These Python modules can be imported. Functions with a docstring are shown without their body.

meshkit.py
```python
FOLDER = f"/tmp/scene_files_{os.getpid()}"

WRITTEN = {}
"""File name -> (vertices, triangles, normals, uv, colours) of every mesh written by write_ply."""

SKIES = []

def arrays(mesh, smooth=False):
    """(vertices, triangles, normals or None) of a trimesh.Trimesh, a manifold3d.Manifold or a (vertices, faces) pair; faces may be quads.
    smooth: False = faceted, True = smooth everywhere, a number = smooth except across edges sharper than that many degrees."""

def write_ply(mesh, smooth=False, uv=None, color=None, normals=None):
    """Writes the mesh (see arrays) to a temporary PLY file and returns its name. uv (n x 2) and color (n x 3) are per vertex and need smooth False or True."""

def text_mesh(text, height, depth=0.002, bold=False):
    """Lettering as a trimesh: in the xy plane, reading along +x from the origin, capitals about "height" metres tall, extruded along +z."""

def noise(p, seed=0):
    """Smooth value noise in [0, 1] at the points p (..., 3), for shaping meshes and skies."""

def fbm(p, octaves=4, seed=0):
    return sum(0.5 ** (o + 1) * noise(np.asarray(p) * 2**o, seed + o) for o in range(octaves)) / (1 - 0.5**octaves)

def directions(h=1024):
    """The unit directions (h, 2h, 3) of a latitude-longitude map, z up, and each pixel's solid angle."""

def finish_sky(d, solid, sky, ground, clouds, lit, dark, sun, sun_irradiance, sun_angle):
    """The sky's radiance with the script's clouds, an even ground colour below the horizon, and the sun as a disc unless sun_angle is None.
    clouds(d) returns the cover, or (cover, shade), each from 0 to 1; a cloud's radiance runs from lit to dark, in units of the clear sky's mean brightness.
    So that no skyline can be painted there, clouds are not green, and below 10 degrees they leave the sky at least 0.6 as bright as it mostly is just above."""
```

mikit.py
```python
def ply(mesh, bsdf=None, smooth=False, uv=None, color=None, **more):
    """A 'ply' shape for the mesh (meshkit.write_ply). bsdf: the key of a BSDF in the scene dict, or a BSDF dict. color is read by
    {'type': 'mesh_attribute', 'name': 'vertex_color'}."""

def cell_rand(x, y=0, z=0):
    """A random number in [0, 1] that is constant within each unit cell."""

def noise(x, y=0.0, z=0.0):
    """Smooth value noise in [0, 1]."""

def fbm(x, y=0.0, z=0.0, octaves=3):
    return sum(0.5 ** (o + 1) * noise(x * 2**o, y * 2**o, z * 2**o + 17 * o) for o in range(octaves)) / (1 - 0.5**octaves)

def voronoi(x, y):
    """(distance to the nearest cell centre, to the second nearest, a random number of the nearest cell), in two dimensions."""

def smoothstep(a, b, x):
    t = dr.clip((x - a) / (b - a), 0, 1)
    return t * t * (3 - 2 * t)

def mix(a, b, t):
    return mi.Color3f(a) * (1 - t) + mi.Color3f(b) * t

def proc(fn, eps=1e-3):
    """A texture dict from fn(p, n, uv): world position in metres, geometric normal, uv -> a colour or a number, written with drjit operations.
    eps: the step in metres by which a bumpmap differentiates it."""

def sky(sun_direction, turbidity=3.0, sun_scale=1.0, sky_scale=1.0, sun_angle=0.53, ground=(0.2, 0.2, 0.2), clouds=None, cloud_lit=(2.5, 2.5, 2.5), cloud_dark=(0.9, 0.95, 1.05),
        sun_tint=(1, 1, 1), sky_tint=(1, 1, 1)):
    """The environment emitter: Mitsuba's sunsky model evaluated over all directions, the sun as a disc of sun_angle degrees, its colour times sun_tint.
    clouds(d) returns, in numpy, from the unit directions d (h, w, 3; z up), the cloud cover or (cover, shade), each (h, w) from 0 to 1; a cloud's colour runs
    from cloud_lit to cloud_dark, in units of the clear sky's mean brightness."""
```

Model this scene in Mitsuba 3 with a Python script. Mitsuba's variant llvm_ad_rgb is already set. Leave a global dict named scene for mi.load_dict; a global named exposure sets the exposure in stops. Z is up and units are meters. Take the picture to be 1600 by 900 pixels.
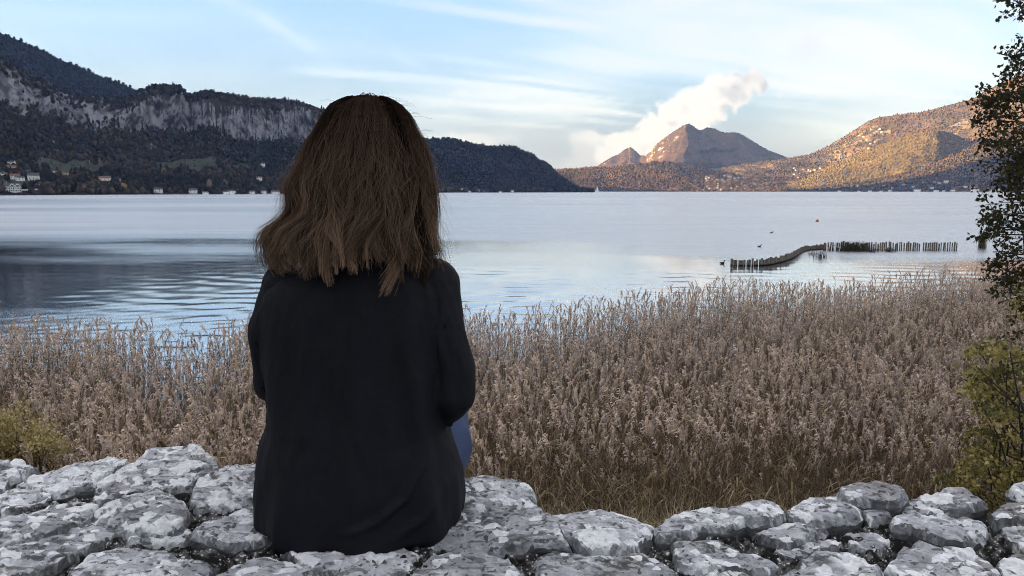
import math
import numpy as np, trimesh, drjit as dr, mitsuba as mi, mikit, shapely
from scipy.spatial import Delaunay
from shapely.geometry import Polygon, LineString
from manifold3d import Manifold
from mikit import proc, noise, fbm, voronoi, cell_rand, smoothstep, mix
import meshkit

T = mi.ScalarTransform4f
scene, labels = {}, {}

# ------------------------------------------------------------------ camera, sky, exposure
EYE = np.array([0.0, 0.0, 6.0])            # six metres over the lake
TILT = math.radians(7.2)
FPX = 1200.0                               # focal length in pixels of a 1600 wide picture
FWD = np.array([0, math.cos(TILT), -math.sin(TILT)])
UP = np.array([0, math.sin(TILT), math.cos(TILT)])
scene['camera'] = {'type': 'perspective', 'fov': 2 * math.degrees(math.atan(800 / FPX)), 'fov_axis': 'x', 'near_clip': 0.05, 'far_clip': 60000.0,
                   'to_world': T().look_at(origin=EYE.tolist(), target=(EYE + FWD).tolist(), up=[0, 0, 1]),
                   'medium': {'type': 'ref', 'id': 'haze_air'}}
SUN_AZ, SUN_EL = math.radians(-100.0), math.radians(7.2)
SUN = (math.sin(SUN_AZ) * math.cos(SUN_EL), math.cos(SUN_AZ) * math.cos(SUN_EL), math.sin(SUN_EL))
exposure = 4.35


def clouds(d):
    az = np.degrees(np.arctan2(d[..., 0], d[..., 1]))
    el = np.degrees(np.arcsin(np.clip(d[..., 2], -1, 1)))

    def ss(a, b, x):
        t = np.clip((x - a) / (b - a), 0, 1)
        return t * t * (3 - 2 * t)

    def n3(x, y, s, octv=5):
        return meshkit.fbm(np.stack([x, y, np.zeros_like(x) + s], -1), octv)
    # high cirrus, drawn on a plane far above so that it closes up towards the horizon
    k = 1.0 / np.maximum(np.sin(np.radians(np.maximum(el, 0.3))) + 0.05, 0.03)
    u, v = d[..., 0] * k, d[..., 1] * k
    w = n3(u * 0.55, v * 0.55, 9.1, 3) - 0.5
    cir = n3(u * 0.55 + v * 0.22 + 1.3 * w + 2.1, v * 1.25 - u * 0.5 + 1.6 * w, 3.7, 6)
    fib = n3(u * 0.7 + v * 0.35 + 1.1 * w, (v * 1.0 - u * 0.55) * 6.0 + 4.0 * w, 5.2, 5)
    zone = 0.20 + 0.88 * np.exp(-((az - 12) / 17.0) ** 2) * np.exp(-((el - 7.5) / 6.0) ** 2) + 0.20 * np.exp(-((az - 28) / 10.0) ** 2) - 0.16 * ss(-10, -24, az)
    zone = zone * (1 - 0.75 * np.exp(-((az - 13.5) / 7.0) ** 2 - ((el - 5.0) / 3.6) ** 2))
    zone = zone + 0.95 * ss(13.5, 23, el)  # extra cloud cover added above the visible sky to brighten the foreground
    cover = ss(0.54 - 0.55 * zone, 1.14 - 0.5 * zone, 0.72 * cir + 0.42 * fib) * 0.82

    # long streaks left and middle
    def streak(a0, e0, a1, e1, width, strength):
        ax, ex = a1 - a0, e1 - e0
        L = math.hypot(ax, ex)
        s = ((az - a0) * ax + (el - e0) * ex) / L
        t = ((az - a0) * -ex + (el - e0) * ax) / L
        t = t + 0.5 * (n3(az * 0.4, el * 0.4, 1.7, 3) - 0.5)
        return strength * np.exp(-(t / width) ** 2) * ss(-0.5, 1.5, s) * ss(L + 2.0, L - 3.0, s) * (0.45 + 0.9 * n3(s * 0.5, t * 2.2, 6.6, 4))
    cover = np.maximum(cover, streak(-22.5, 14.0, -12.0, 9.0, 0.85, 0.36))
    cover = np.maximum(cover, streak(-9.5, 10.0, -4.0, 7.6, 0.6, 0.36))
    cover = np.maximum(cover, streak(-2.5, 9.1, 1.4, 8.2, 0.4, 0.35))
    cover = np.maximum(cover, streak(9.0, 8.0, 31.0, 12.0, 0.9, 0.35))
    shade = np.zeros_like(cover)
    # a bank of flat-based cumulus near the horizon
    top = 4.6 + 1.3 * (n3(az * 0.22, el * 0.1, 4.4, 3) - 0.5) + 1.5 * (n3(az * 0.7, el * 0.7, 8.8, 4) - 0.5)
    band = ss(0.0, 0.9, top - el) * ss(-16, -6, az) * ss(15.5, 8, az)
    lump = n3(az * 0.33, el * 0.95, 2.2, 5)
    bc = band * ss(0.30, 0.62, lump + 0.10)
    bs = np.clip(ss(0.2, 1.9, top - el + 1.4 * (n3(az * 0.5, el * 1.6, 7.0, 4) - 0.5)), 0, 1) * (0.55 + 0.5 * ss(6, -2, az))
    cover, shade = np.maximum(cover, 0.92 * bc), shade * (1 - ss(0, 0.4, bc)) + bs * 0.85 * ss(0, 0.4, bc)

    # the towering cumulus trailing to the right over the peak
    q = np.stack([az * 1.05, el * 1.05, np.zeros_like(az) + 11.0], -1)
    bil = 1 - np.abs(2 * meshkit.fbm(q, 5, 3) - 1)
    wob = meshkit.fbm(q * 0.5, 4, 5) - 0.5
    best = np.full_like(az, -9.0)
    for pa, pe, r in ((6.9, 2.6, 0.9), (7.9, 3.0, 1.35), (9.2, 3.3, 1.7), (10.6, 3.9, 1.95), (11.9, 4.7, 2.0), (13.3, 5.6, 1.75), (14.6, 6.4, 1.55), (15.9, 7.1, 1.2), (17.0, 7.6, 0.8), (17.6, 7.2, 0.55)):
        best = np.maximum(best, 1 - np.hypot(az - pa, (el - pe) * 1.05) / r)
    f = best + 0.75 * (bil - 0.72) + 0.55 * wob
    cc = ss(0.0, 0.24, f)
    cs = np.clip(0.12 + 0.45 * ss(12.5, 17.5, az) + 1.2 * (0.56 - bil) + 0.2 * ss(0.6, 0.0, f) * ss(11, 16, az), 0, 0.85)
    shade = shade * (1 - cc) + cs * cc
    cover = np.maximum(cover * (1 - cc), 0) + cc * 0.97
    # a small puff to the right
    for pa, pe, r in ((20.2, 9.4, 0.7), (18.8, 6.6, 0.5), (20.9, 9.9, 0.5)):
        pf = ss(0.0, 0.5, 1 - np.hypot((az - pa) * 0.6, el - pe) / r + 1.1 * (bil - 0.75))
        shade = np.where(pf > cover, 0.1, shade)
        cover = np.maximum(cover, 0.7 * pf)
    # thin veil that whitens the sky low down
    veil = 1.0 * np.exp(-(np.maximum(el, 0) / 8.5) ** 1.5) * (0.72 + 0.45 * n3(az * 0.06, el * 0.25, 12.0, 3))
    vs_ = np.clip(0.78 + 0.9 * (n3(az * 0.09, el * 0.5, 14.0, 4) - 0.5) + 0.25 * np.exp(-((az - 13) / 7.0) ** 2) - 0.35 * ss(19, 28, az), 0, 1)
    w_ = ss(-0.25, 0.25, cover - veil)
    shade = shade * w_ + vs_ * (1 - w_)
    return np.maximum(cover, np.minimum(veil, 1)), shade


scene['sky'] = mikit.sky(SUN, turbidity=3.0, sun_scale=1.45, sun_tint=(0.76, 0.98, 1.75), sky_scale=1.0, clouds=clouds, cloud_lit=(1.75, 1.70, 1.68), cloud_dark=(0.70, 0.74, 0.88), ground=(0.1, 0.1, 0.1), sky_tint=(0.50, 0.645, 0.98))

# ------------------------------------------------------------------ helpers


def ray(px, py):
    """Direction through a pixel of the 1600 x 900 picture, its forward part (along the axis) 1."""
    return FWD + (px - 800) / FPX * np.array([1.0, 0, 0]) - (py - 450) / FPX * UP


def on_y(px, py, y):
    r = ray(px, py)
    return EYE + r * (y / r[1])


def on_z(px, py, z):
    r = ray(px, py)
    return EYE + r * ((z - 6.0) / r[2])


def azel(px, py):
    r = ray(px, py)
    return math.degrees(math.atan2(r[0], r[1])), math.degrees(math.atan2(r[2], math.hypot(r[0], r[1])))


def numbered(key):
    if key not in scene and not any(k.startswith(key + '__') for k in scene):
        return key
    i = 1
    while f'{key}_{i:03d}' in scene or f'{key}_{i:03d}' in USED:
        i += 1
    return f'{key}_{i:03d}'


USED = set()
COUNT = {}


def name_for(base, parent=None):
    full = base if parent is None else f'{parent}__{base}'
    n = COUNT.get(full, 0)
    COUNT[full] = n + 1
    return full if n == 0 else f'{full}_{n:03d}'


def add(base, mesh, bsdf, parent=None, smooth=False, color=None, label=None, category=None, group=None, kind=None):
    key = name_for(base, parent)
    scene[key] = mikit.ply(mesh, bsdf, smooth=smooth, color=color)
    tag(key, label, category, group, kind)
    return key


def tag(key, label=None, category=None, group=None, kind=None):
    e = {k: v for k, v in dict(label=label, category=category, group=group, kind=kind).items() if v}
    if e:
        labels[key] = e


def thing(base, label, category, group=None):
    key = name_for(base)
    tag(key, label, category, group)
    return key


def tile(v, f, pos, scale, rot, col=None, vcol=None):
    """Many copies of a small mesh as one: pos (k,3), scale (k,3), rot (k,) about z, col (k,3) times vcol (n,)."""
    k, n = len(pos), len(v)
    c, s = np.cos(rot)[:, None], np.sin(rot)[:, None]
    x, y, z = (v[None, :, i] * scale[:, None, i] for i in range(3))
    vv = np.stack([x * c - y * s, x * s + y * c, z], -1) + pos[:, None]
    ff = (f[None] + (np.arange(k) * n)[:, None, None]).reshape(-1, f.shape[1])
    cc = None
    if col is not None:
        cc = (col[:, None] * (np.ones(n) if vcol is None else vcol)[None, :, None]).reshape(-1, 3)
    return vv.reshape(-1, 3), ff, cc


def grid_faces(nr, nc):
    i = np.arange(nr * nc).reshape(nr, nc)
    a, b, c, d = i[:-1, :-1].ravel(), i[:-1, 1:].ravel(), i[1:, 1:].ravel(), i[1:, :-1].ravel()
    return np.vstack([np.stack([a, b, c], 1), np.stack([a, c, d], 1)])


def sstep(a, b, x):
    t = np.clip((x - a) / (b - a), 0, 1)
    return t * t * (3 - 2 * t)


def nfbm(x, y, scale, octv=5, seed=0):
    return meshkit.fbm(np.stack([np.asarray(x) / scale, np.asarray(y) / scale, np.full_like(np.asarray(x, float), 3.3)], -1), octv, seed)


def tube(points, radii, sides=6, cap=True):
    p = np.asarray(points, float)
    t = np.gradient(p, axis=0)
    t /= np.linalg.norm(t, axis=1, keepdims=True) + 1e-12
    a = np.cross(t, np.where(np.abs(t[:, 2:]) < 0.9, [0, 0, 1.0], [1.0, 0, 0]))
    a /= np.linalg.norm(a, axis=1, keepdims=True) + 1e-12
    b = np.cross(t, a)
    ang = np.arange(sides) * 2 * np.pi / sides
    r = np.broadcast_to(radii, (len(p),))
    v = (p[:, None] + r[:, None, None] * (np.cos(ang)[None, :, None] * a[:, None] + np.sin(ang)[None, :, None] * b[:, None])).reshape(-1, 3)
    i, j = np.meshgrid(np.arange(len(p) - 1), np.arange(sides), indexing='ij')
    q = np.stack([i * sides + j, i * sides + (j + 1) % sides, (i + 1) * sides + (j + 1) % sides, (i + 1) * sides + j], -1).reshape(-1, 4)
    f = np.vstack([q[:, [0, 1, 2]], q[:, [0, 2, 3]]])
    if cap:
        v = np.vstack([v, p[:1], p[-1:]])
        m, k = len(v), np.arange(sides)
        e = (len(p) - 1) * sides
        f = np.vstack([f, np.stack([k * 0 + m - 2, (k + 1) % sides, k], 1), np.stack([k * 0 + m - 1, e + k, e + (k + 1) % sides], 1)])
    return v, f


def join(parts):
    vs, fs, at = [], [], 0
    for v, f in parts:
        vs.append(v); fs.append(np.asarray(f) + at); at += len(v)
    return np.vstack(vs), np.vstack(fs)


def two(b):
    return {'type': 'twosided', 'bsdf': b}


def rgb(*c):
    return {'type': 'rgb', 'value': list(c)}


VC = {'type': 'mesh_attribute', 'name': 'vertex_color'}
scene['m_foliage'] = two({'type': 'diffuse', 'reflectance': VC})

# ------------------------------------------------------------------ the air
scene['haze_air'] = {'type': 'homogeneous', 'albedo': rgb(0.93, 0.95, 0.97), 'sigma_t': rgb(0.9e-5, 1.4e-5, 2.5e-5), 'phase': {'type': 'hg', 'g': 0.3}}
scene['haze'] = {'type': 'cube', 'to_world': T().translate([0, 5000, 800]).scale([16000, 16000, 840]), 'bsdf': {'type': 'null'}, 'interior': {'type': 'ref', 'id': 'haze_air'}}
labels['haze'] = {'kind': 'stuff', 'label': 'thin pale haze in the air over the lake', 'category': 'haze'}

# ------------------------------------------------------------------ mountains round the lake
HILLS = {}


def hill(name, sky_px, r0, r1, prof, m, az_range, n_az, n_t, relief=(25.0, 300.0), flute=0.0, extra=(), tpow=1.0, seed=0, ridge_noise=0.0, steep=None, shift=0.0, wander=0.0):
    """Terrain from its foot to its crest: the crest's bearing and elevation, the foot's and crest's distance by bearing, the profile between."""
    pts = sorted([azel(*p) for p in sky_px] + list(extra))
    pa, pe = np.array(pts).T
    az = np.linspace(*az_range, n_az)
    el1 = np.interp(az, pa, pe)
    R0 = np.interp(az, *np.array(r0).T)
    R1 = np.interp(az, *np.array(r1).T)
    t = np.linspace(0, 1, n_t) ** tpow
    px_, py_ = np.array(prof).T
    e = np.interp(t, px_, py_)
    e = np.convolve(np.pad(e, 2, 'edge'), [0.1, 0.2, 0.4, 0.2, 0.1], 'valid')
    e[0], e[-1] = 0, 1
    A, Tt = np.meshgrid(np.radians(az), t, indexing='ij')
    R = R0[:, None] + (R1 - R0)[:, None] * Tt
    if wander:      # the spurs run down crookedly
        ae = np.degrees(A) + wander * (1 - Tt) * (2 * meshkit.fbm(np.stack([Tt * 4, A * 9, np.full_like(A, seed)], -1), 4, seed) - 1.0)
        R = np.interp(ae, *np.array(r0).T) * (1 - Tt) + np.interp(ae, *np.array(r1).T) * Tt
    el0 = np.degrees(np.arctan2(-9.0, R0))[:, None]
    E = np.repeat(e[None], n_az, 0)
    if steep is not None:       # cliffs strong or weak by bearing, their foot higher or lower
        kx = np.interp(az, [azel(q, 180)[0] for q, _ in steep], [k for _, k in steep])
        ea = np.interp(t, [0, 1], [0, 1]) * 0.45 + e * 0.55
        for i_ in range(n_az):
            sh = shift * (2 * meshkit.fbm(np.array([az[i_] * 0.55, 1.0, seed]), 4, seed) - 1)
            tt = np.clip(t + sh * np.sin(np.pi * t) ** 2, 0, 1)
            E[i_] = np.interp(tt, t, e) * kx[i_] + (1 - kx[i_]) * np.interp(tt, t, ea)
    EL = el0 + (el1[:, None] - el0) * E
    if flute:
        x0, y0 = R * np.sin(A), R * np.cos(A)
        fl = 0.7 * (meshkit.fbm(np.stack([A * 57.3 * 1.9 + 1.6 * Tt, Tt * 3.5, np.full_like(A, seed)], -1), 6, seed) - 0.5) + 0.8 * (meshkit.fbm(np.stack([A * 57.3 * 0.45 - 0.8 * Tt, Tt * 1.5, np.full_like(A, seed)], -1), 4, seed + 1) - 0.5)
        R = R + flute * fl * np.sin(np.pi * np.clip(Tt, 0, 1)) ** 0.5
    X, Y = R * np.sin(A), R * np.cos(A)
    Z = 6 + R * np.tan(np.radians(EL))
    win = np.sin(np.pi * Tt) ** 0.7
    Z = Z + relief[0] * (2 * nfbm(X, Y, relief[1], 5, seed) - 1) * win * np.clip(Z / 60, 0, 1)
    Z = Z + 0.4 * relief[0] * (2 * nfbm(X, Y, relief[1] / 4.5, 4, seed + 6) - 1) * win * np.clip(Z / 60, 0, 1)
    Z = Z + ridge_noise * (nfbm(X, Y, 25.0, 3, seed + 4) - 0.3) * np.clip(Z / 60, 0, 1)
    back = [(1.06, 0.85), (1.18, 0.45), (1.4, 0.0)]
    Xb = np.concatenate([X] + [X[:, -1:] * k for k, _ in back], 1)
    Yb = np.concatenate([Y] + [Y[:, -1:] * k for k, _ in back], 1)
    Zb = np.concatenate([Z] + [Z[:, -1:] * k - 10 * (k < 0.3) for _, k in back], 1)
    v = np.stack([Xb, Yb, Zb], -1).reshape(-1, 3)
    f = grid_faces(n_az, Xb.shape[1])[:, ::-1]
    key = add(name, (v, f), m, smooth=True, kind='structure')
    gx = np.gradient(Z, axis=1) / np.maximum(np.hypot(np.gradient(X, axis=1), np.gradient(Y, axis=1)), 1e-3)
    HILLS[key] = dict(az=az, X=X, Y=Y, Z=Z, t=t, slope=gx, R=R)
    return key


def hill_point(key, px, py):
    """The first point of a hill that the ray through a pixel meets, by bearing and elevation."""
    h = HILLS[key]
    a, e = azel(px, py)
    j = np.interp(a, h['az'], np.arange(len(h['az'])))
    i = int(round(j))
    el = np.degrees(np.arctan2(h['Z'][i] - 6, np.hypot(h['X'][i], h['Y'][i])))
    k = int(np.argmax(el >= e)) if (el >= e).any() else len(el) - 1
    k = max(k, 1)
    w = np.clip((e - el[k - 1]) / max(el[k] - el[k - 1], 1e-6), 0, 1)
    q = [h[c][i, k - 1] * (1 - w) + h[c][i, k] * w for c in 'XYZ']
    return np.array(q)


def land(base, dark, warm, rock, rock_lo, rock_hi, grain, warm_scale=150.0, meadow=None, meadow_lo=0.62, strata=0.0, lee=False, scree=False):
    """Wooded slope with bare rock where it is steep: patches of two wood colours, crown-sized grain."""
    def fn(p, n, uv):
        a = fbm(p.x / warm_scale, p.y / warm_scale, p.z / warm_scale, 4)
        b = noise(p.x / grain, p.y / grain, p.z / grain)
        c = noise(p.x / (grain * 0.45) + 31, p.y / (grain * 0.45), p.z / (grain * 0.45))
        col = mix(dark, base, smoothstep(0.3, 0.7, b * 0.6 + c * 0.4))
        col = mix(col, warm, smoothstep(0.42, 0.62, a) * (0.5 + 0.5 * c))
        if meadow is not None:
            m = fbm(p.x / 260 + 7, p.y / 260, 0.0, 3)
            col = mix(col, meadow, smoothstep(meadow_lo, meadow_lo + 0.03, m) * smoothstep(0.8, 0.9, n.z))
        s = 1 - dr.abs(n.z) + 0.55 * (fbm(p.x / 130 + 5, p.y / 130, p.z / 70, 3) - 0.5) + 0.22 * (fbm(p.x / 35, p.y / 35, p.z / 22, 4) - 0.5)
        if scree:    # a long grey slope of bare scree west of the rock tower
            zone = smoothstep(-1600.0, -1440.0, p.x) * smoothstep(-1080.0, -1190.0, p.x) * smoothstep(170.0, 225.0, p.z) * smoothstep(380.0, 340.0, p.z)
            s = s + zone * (0.10 + 0.36 * smoothstep(0.30, 0.62, fbm((p.x + 0.8 * p.z) / 55, (p.x - 0.9 * p.z) / 16, 0.0, 4)))
        rk = smoothstep(rock_lo, rock_hi, s)
        if lee:      # bare rock on the west faces, woods on the others
            rk = rk * smoothstep(0.0, -0.25, n.x)
        streak = (0.45 * fbm(p.x / 10, p.y / 10, p.z / 24, 4) + 0.55 * fbm(p.x / 42, p.y / 42, p.z / 42, 4)) * (1 - strata) + strata * fbm(p.x / 160, p.y / 160, p.z / 11, 4)
        return mix(col, mi.Color3f(rock) * (0.18 + 1.45 * smoothstep(0.34, 0.66, streak)), rk)
    return two({'type': 'diffuse', 'reflectance': proc(fn)})


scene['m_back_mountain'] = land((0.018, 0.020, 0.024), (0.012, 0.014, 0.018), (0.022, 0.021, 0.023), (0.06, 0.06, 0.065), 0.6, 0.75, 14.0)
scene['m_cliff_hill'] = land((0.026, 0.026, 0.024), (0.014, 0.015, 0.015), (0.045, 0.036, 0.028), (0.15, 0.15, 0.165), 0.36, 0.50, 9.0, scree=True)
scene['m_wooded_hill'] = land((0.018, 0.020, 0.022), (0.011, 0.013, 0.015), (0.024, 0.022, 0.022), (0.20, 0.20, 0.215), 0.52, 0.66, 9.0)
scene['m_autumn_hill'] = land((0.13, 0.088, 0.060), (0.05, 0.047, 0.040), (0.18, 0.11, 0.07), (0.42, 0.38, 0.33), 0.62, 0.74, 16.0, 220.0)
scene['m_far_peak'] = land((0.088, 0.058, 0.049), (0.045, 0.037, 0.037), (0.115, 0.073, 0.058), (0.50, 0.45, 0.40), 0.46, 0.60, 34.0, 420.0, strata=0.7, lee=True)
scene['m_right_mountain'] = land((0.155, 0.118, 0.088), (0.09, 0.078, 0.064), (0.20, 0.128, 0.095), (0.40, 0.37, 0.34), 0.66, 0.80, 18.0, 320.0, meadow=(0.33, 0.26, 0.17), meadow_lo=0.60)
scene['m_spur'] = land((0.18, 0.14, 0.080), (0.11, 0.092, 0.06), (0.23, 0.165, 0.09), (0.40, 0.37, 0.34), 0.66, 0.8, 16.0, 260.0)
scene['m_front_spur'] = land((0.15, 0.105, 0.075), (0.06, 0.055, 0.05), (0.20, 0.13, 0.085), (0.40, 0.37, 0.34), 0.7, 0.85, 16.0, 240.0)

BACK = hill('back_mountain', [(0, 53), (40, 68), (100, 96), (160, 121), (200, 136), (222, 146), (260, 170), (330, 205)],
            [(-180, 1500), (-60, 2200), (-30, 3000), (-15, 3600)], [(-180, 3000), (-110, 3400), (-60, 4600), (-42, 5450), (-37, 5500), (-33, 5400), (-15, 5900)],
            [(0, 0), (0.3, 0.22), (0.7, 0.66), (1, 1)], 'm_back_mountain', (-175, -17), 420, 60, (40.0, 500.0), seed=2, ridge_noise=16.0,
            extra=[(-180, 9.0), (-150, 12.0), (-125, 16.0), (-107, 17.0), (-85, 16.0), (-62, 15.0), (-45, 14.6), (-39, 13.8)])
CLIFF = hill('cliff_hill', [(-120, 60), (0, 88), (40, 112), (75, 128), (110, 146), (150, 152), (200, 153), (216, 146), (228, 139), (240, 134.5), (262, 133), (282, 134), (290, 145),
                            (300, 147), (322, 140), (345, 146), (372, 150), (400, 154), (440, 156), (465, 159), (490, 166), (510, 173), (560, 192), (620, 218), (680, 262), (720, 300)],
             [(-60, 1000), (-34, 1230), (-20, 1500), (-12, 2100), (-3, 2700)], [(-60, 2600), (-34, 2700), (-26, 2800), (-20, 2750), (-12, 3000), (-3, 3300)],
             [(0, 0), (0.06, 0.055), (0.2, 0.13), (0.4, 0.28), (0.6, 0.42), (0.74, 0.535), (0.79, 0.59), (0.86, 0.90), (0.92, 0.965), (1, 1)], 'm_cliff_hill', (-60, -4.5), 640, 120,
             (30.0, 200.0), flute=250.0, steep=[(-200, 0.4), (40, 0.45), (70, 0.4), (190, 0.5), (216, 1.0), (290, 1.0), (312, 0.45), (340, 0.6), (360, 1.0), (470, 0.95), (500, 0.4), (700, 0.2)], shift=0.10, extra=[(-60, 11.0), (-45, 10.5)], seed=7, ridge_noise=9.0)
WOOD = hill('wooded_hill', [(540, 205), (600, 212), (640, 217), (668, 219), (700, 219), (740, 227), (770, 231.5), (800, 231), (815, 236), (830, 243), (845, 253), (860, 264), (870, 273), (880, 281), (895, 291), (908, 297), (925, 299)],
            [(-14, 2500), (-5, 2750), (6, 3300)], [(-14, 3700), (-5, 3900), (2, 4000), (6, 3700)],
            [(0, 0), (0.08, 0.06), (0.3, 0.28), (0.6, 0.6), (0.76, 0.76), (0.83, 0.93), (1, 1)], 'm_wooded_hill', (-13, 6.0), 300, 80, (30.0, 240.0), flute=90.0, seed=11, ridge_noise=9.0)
AUTUMN = hill('autumn_hill', [(820, 272), (868, 266), (900, 264), (925, 261), (950, 262), (985, 258), (1005, 256), (1022, 252.5), (1050, 254), (1075, 259), (1100, 264), (1130, 269), (1180, 279), (1240, 291), (1300, 298)],
              [(0, 6000), (10, 6300), (24, 6600)], [(0, 7300), (10, 7500), (24, 7400)],
              [(0, 0), (0.1, 0.07), (0.4, 0.4), (0.75, 0.8), (1, 1)], 'm_autumn_hill', (1.0, 22.5), 300, 60, (26.0, 330.0), seed=5, ridge_noise=9.0)
PEAK = hill('far_peak', [(900, 285), (930, 262), (945, 252), (957, 245), (966, 242), (976, 234), (985, 230), (992, 235), (1000, 243), (1009, 244), (1014, 239), (1020, 231), (1034, 219), (1048, 209), (1060, 201), (1068, 196), (1076, 193.5), (1084, 198), (1092, 204), (1098, 203), (1105, 199.5),
                         (1116, 201), (1126, 206), (1135, 208), (1146, 207), (1155, 208), (1165, 214), (1175, 220), (1186, 227), (1200, 235), (1217, 241), (1236, 249), (1270, 270)],
            [(4, 10200), (9, 9800), (12.0, 9500), (14.5, 10700), (17, 11600), (22, 12400)], [(4, 12900), (8.5, 13100), (9.6, 12500), (12.6, 11700), (14, 12000), (16, 12700), (22, 13400)],
            [(0, 0), (0.3, 0.22), (0.6, 0.55), (0.8, 0.78), (1, 1)], 'm_far_peak', (3.5, 22.5), 420, 110, (210.0, 1100.0), seed=9, ridge_noise=22.0, wander=3.2)
RIGHT = hill('right_mountain', [(1040, 285), (1130, 263), (1155, 258), (1180, 256), (1210, 251), (1235, 248), (1262, 243), (1290, 231), (1305, 222), (1322, 212), (1345, 197), (1358, 189), (1372, 184), (1400, 180), (1440, 176), (1480, 165), (1520, 155), (1535, 145), (1560, 132), (1600, 113), (1700, 90)],
             [(8, 6700), (20, 6800), (36, 6800), (60, 5000)], [(8, 8600), (16, 9000), (22, 9600), (33, 9800), (60, 8000)],
             [(0, 0), (0.1, 0.06), (0.3, 0.24), (0.6, 0.56), (0.82, 0.84), (1, 1)], 'm_right_mountain', (9.0, 60.0), 420, 90, (130.0, 900.0), seed=14, ridge_noise=12.0,
             extra=[(45, 12.0), (60, 14.0)])
SPUR = hill('round_spur', [(1180, 300), (1240, 287), (1290, 264), (1340, 242), (1370, 229), (1400, 218), (1425, 209), (1445, 205), (1465, 204), (1485, 208), (1505, 217), (1520, 226), (1545, 240), (1620, 270)],
            [(15, 6500), (27, 6550), (29.5, 6900), (32, 7600), (36, 8300)], [(15, 7300), (24, 8000), (28.5, 8000), (30, 8500), (32, 9000), (36, 9300)],
            [(0, 0), (0.12, 0.09), (0.4, 0.4), (0.7, 0.75), (1, 1)], 'm_spur', (16.0, 36.0), 260, 60, (70.0, 480.0), seed=21, ridge_noise=10.0)
FRONT = hill('front_spur', [(1200, 300), (1230, 298), (1300, 291), (1350, 284), (1400, 274), (1450, 258), (1500, 238), (1545, 217), (1600, 195), (1700, 150)],
             [(16, 6200), (36, 6000), (60, 4300)], [(16, 6500), (24, 6900), (36, 7300), (60, 6500)],
             [(0, 0), (0.12, 0.09), (0.4, 0.4), (0.7, 0.72), (1, 1)], 'm_front_spur', (17.0, 60.0), 320, 60, (20.0, 260.0), seed=17, ridge_noise=9.0, extra=[(45, 9.0), (60, 11.0)])

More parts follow.
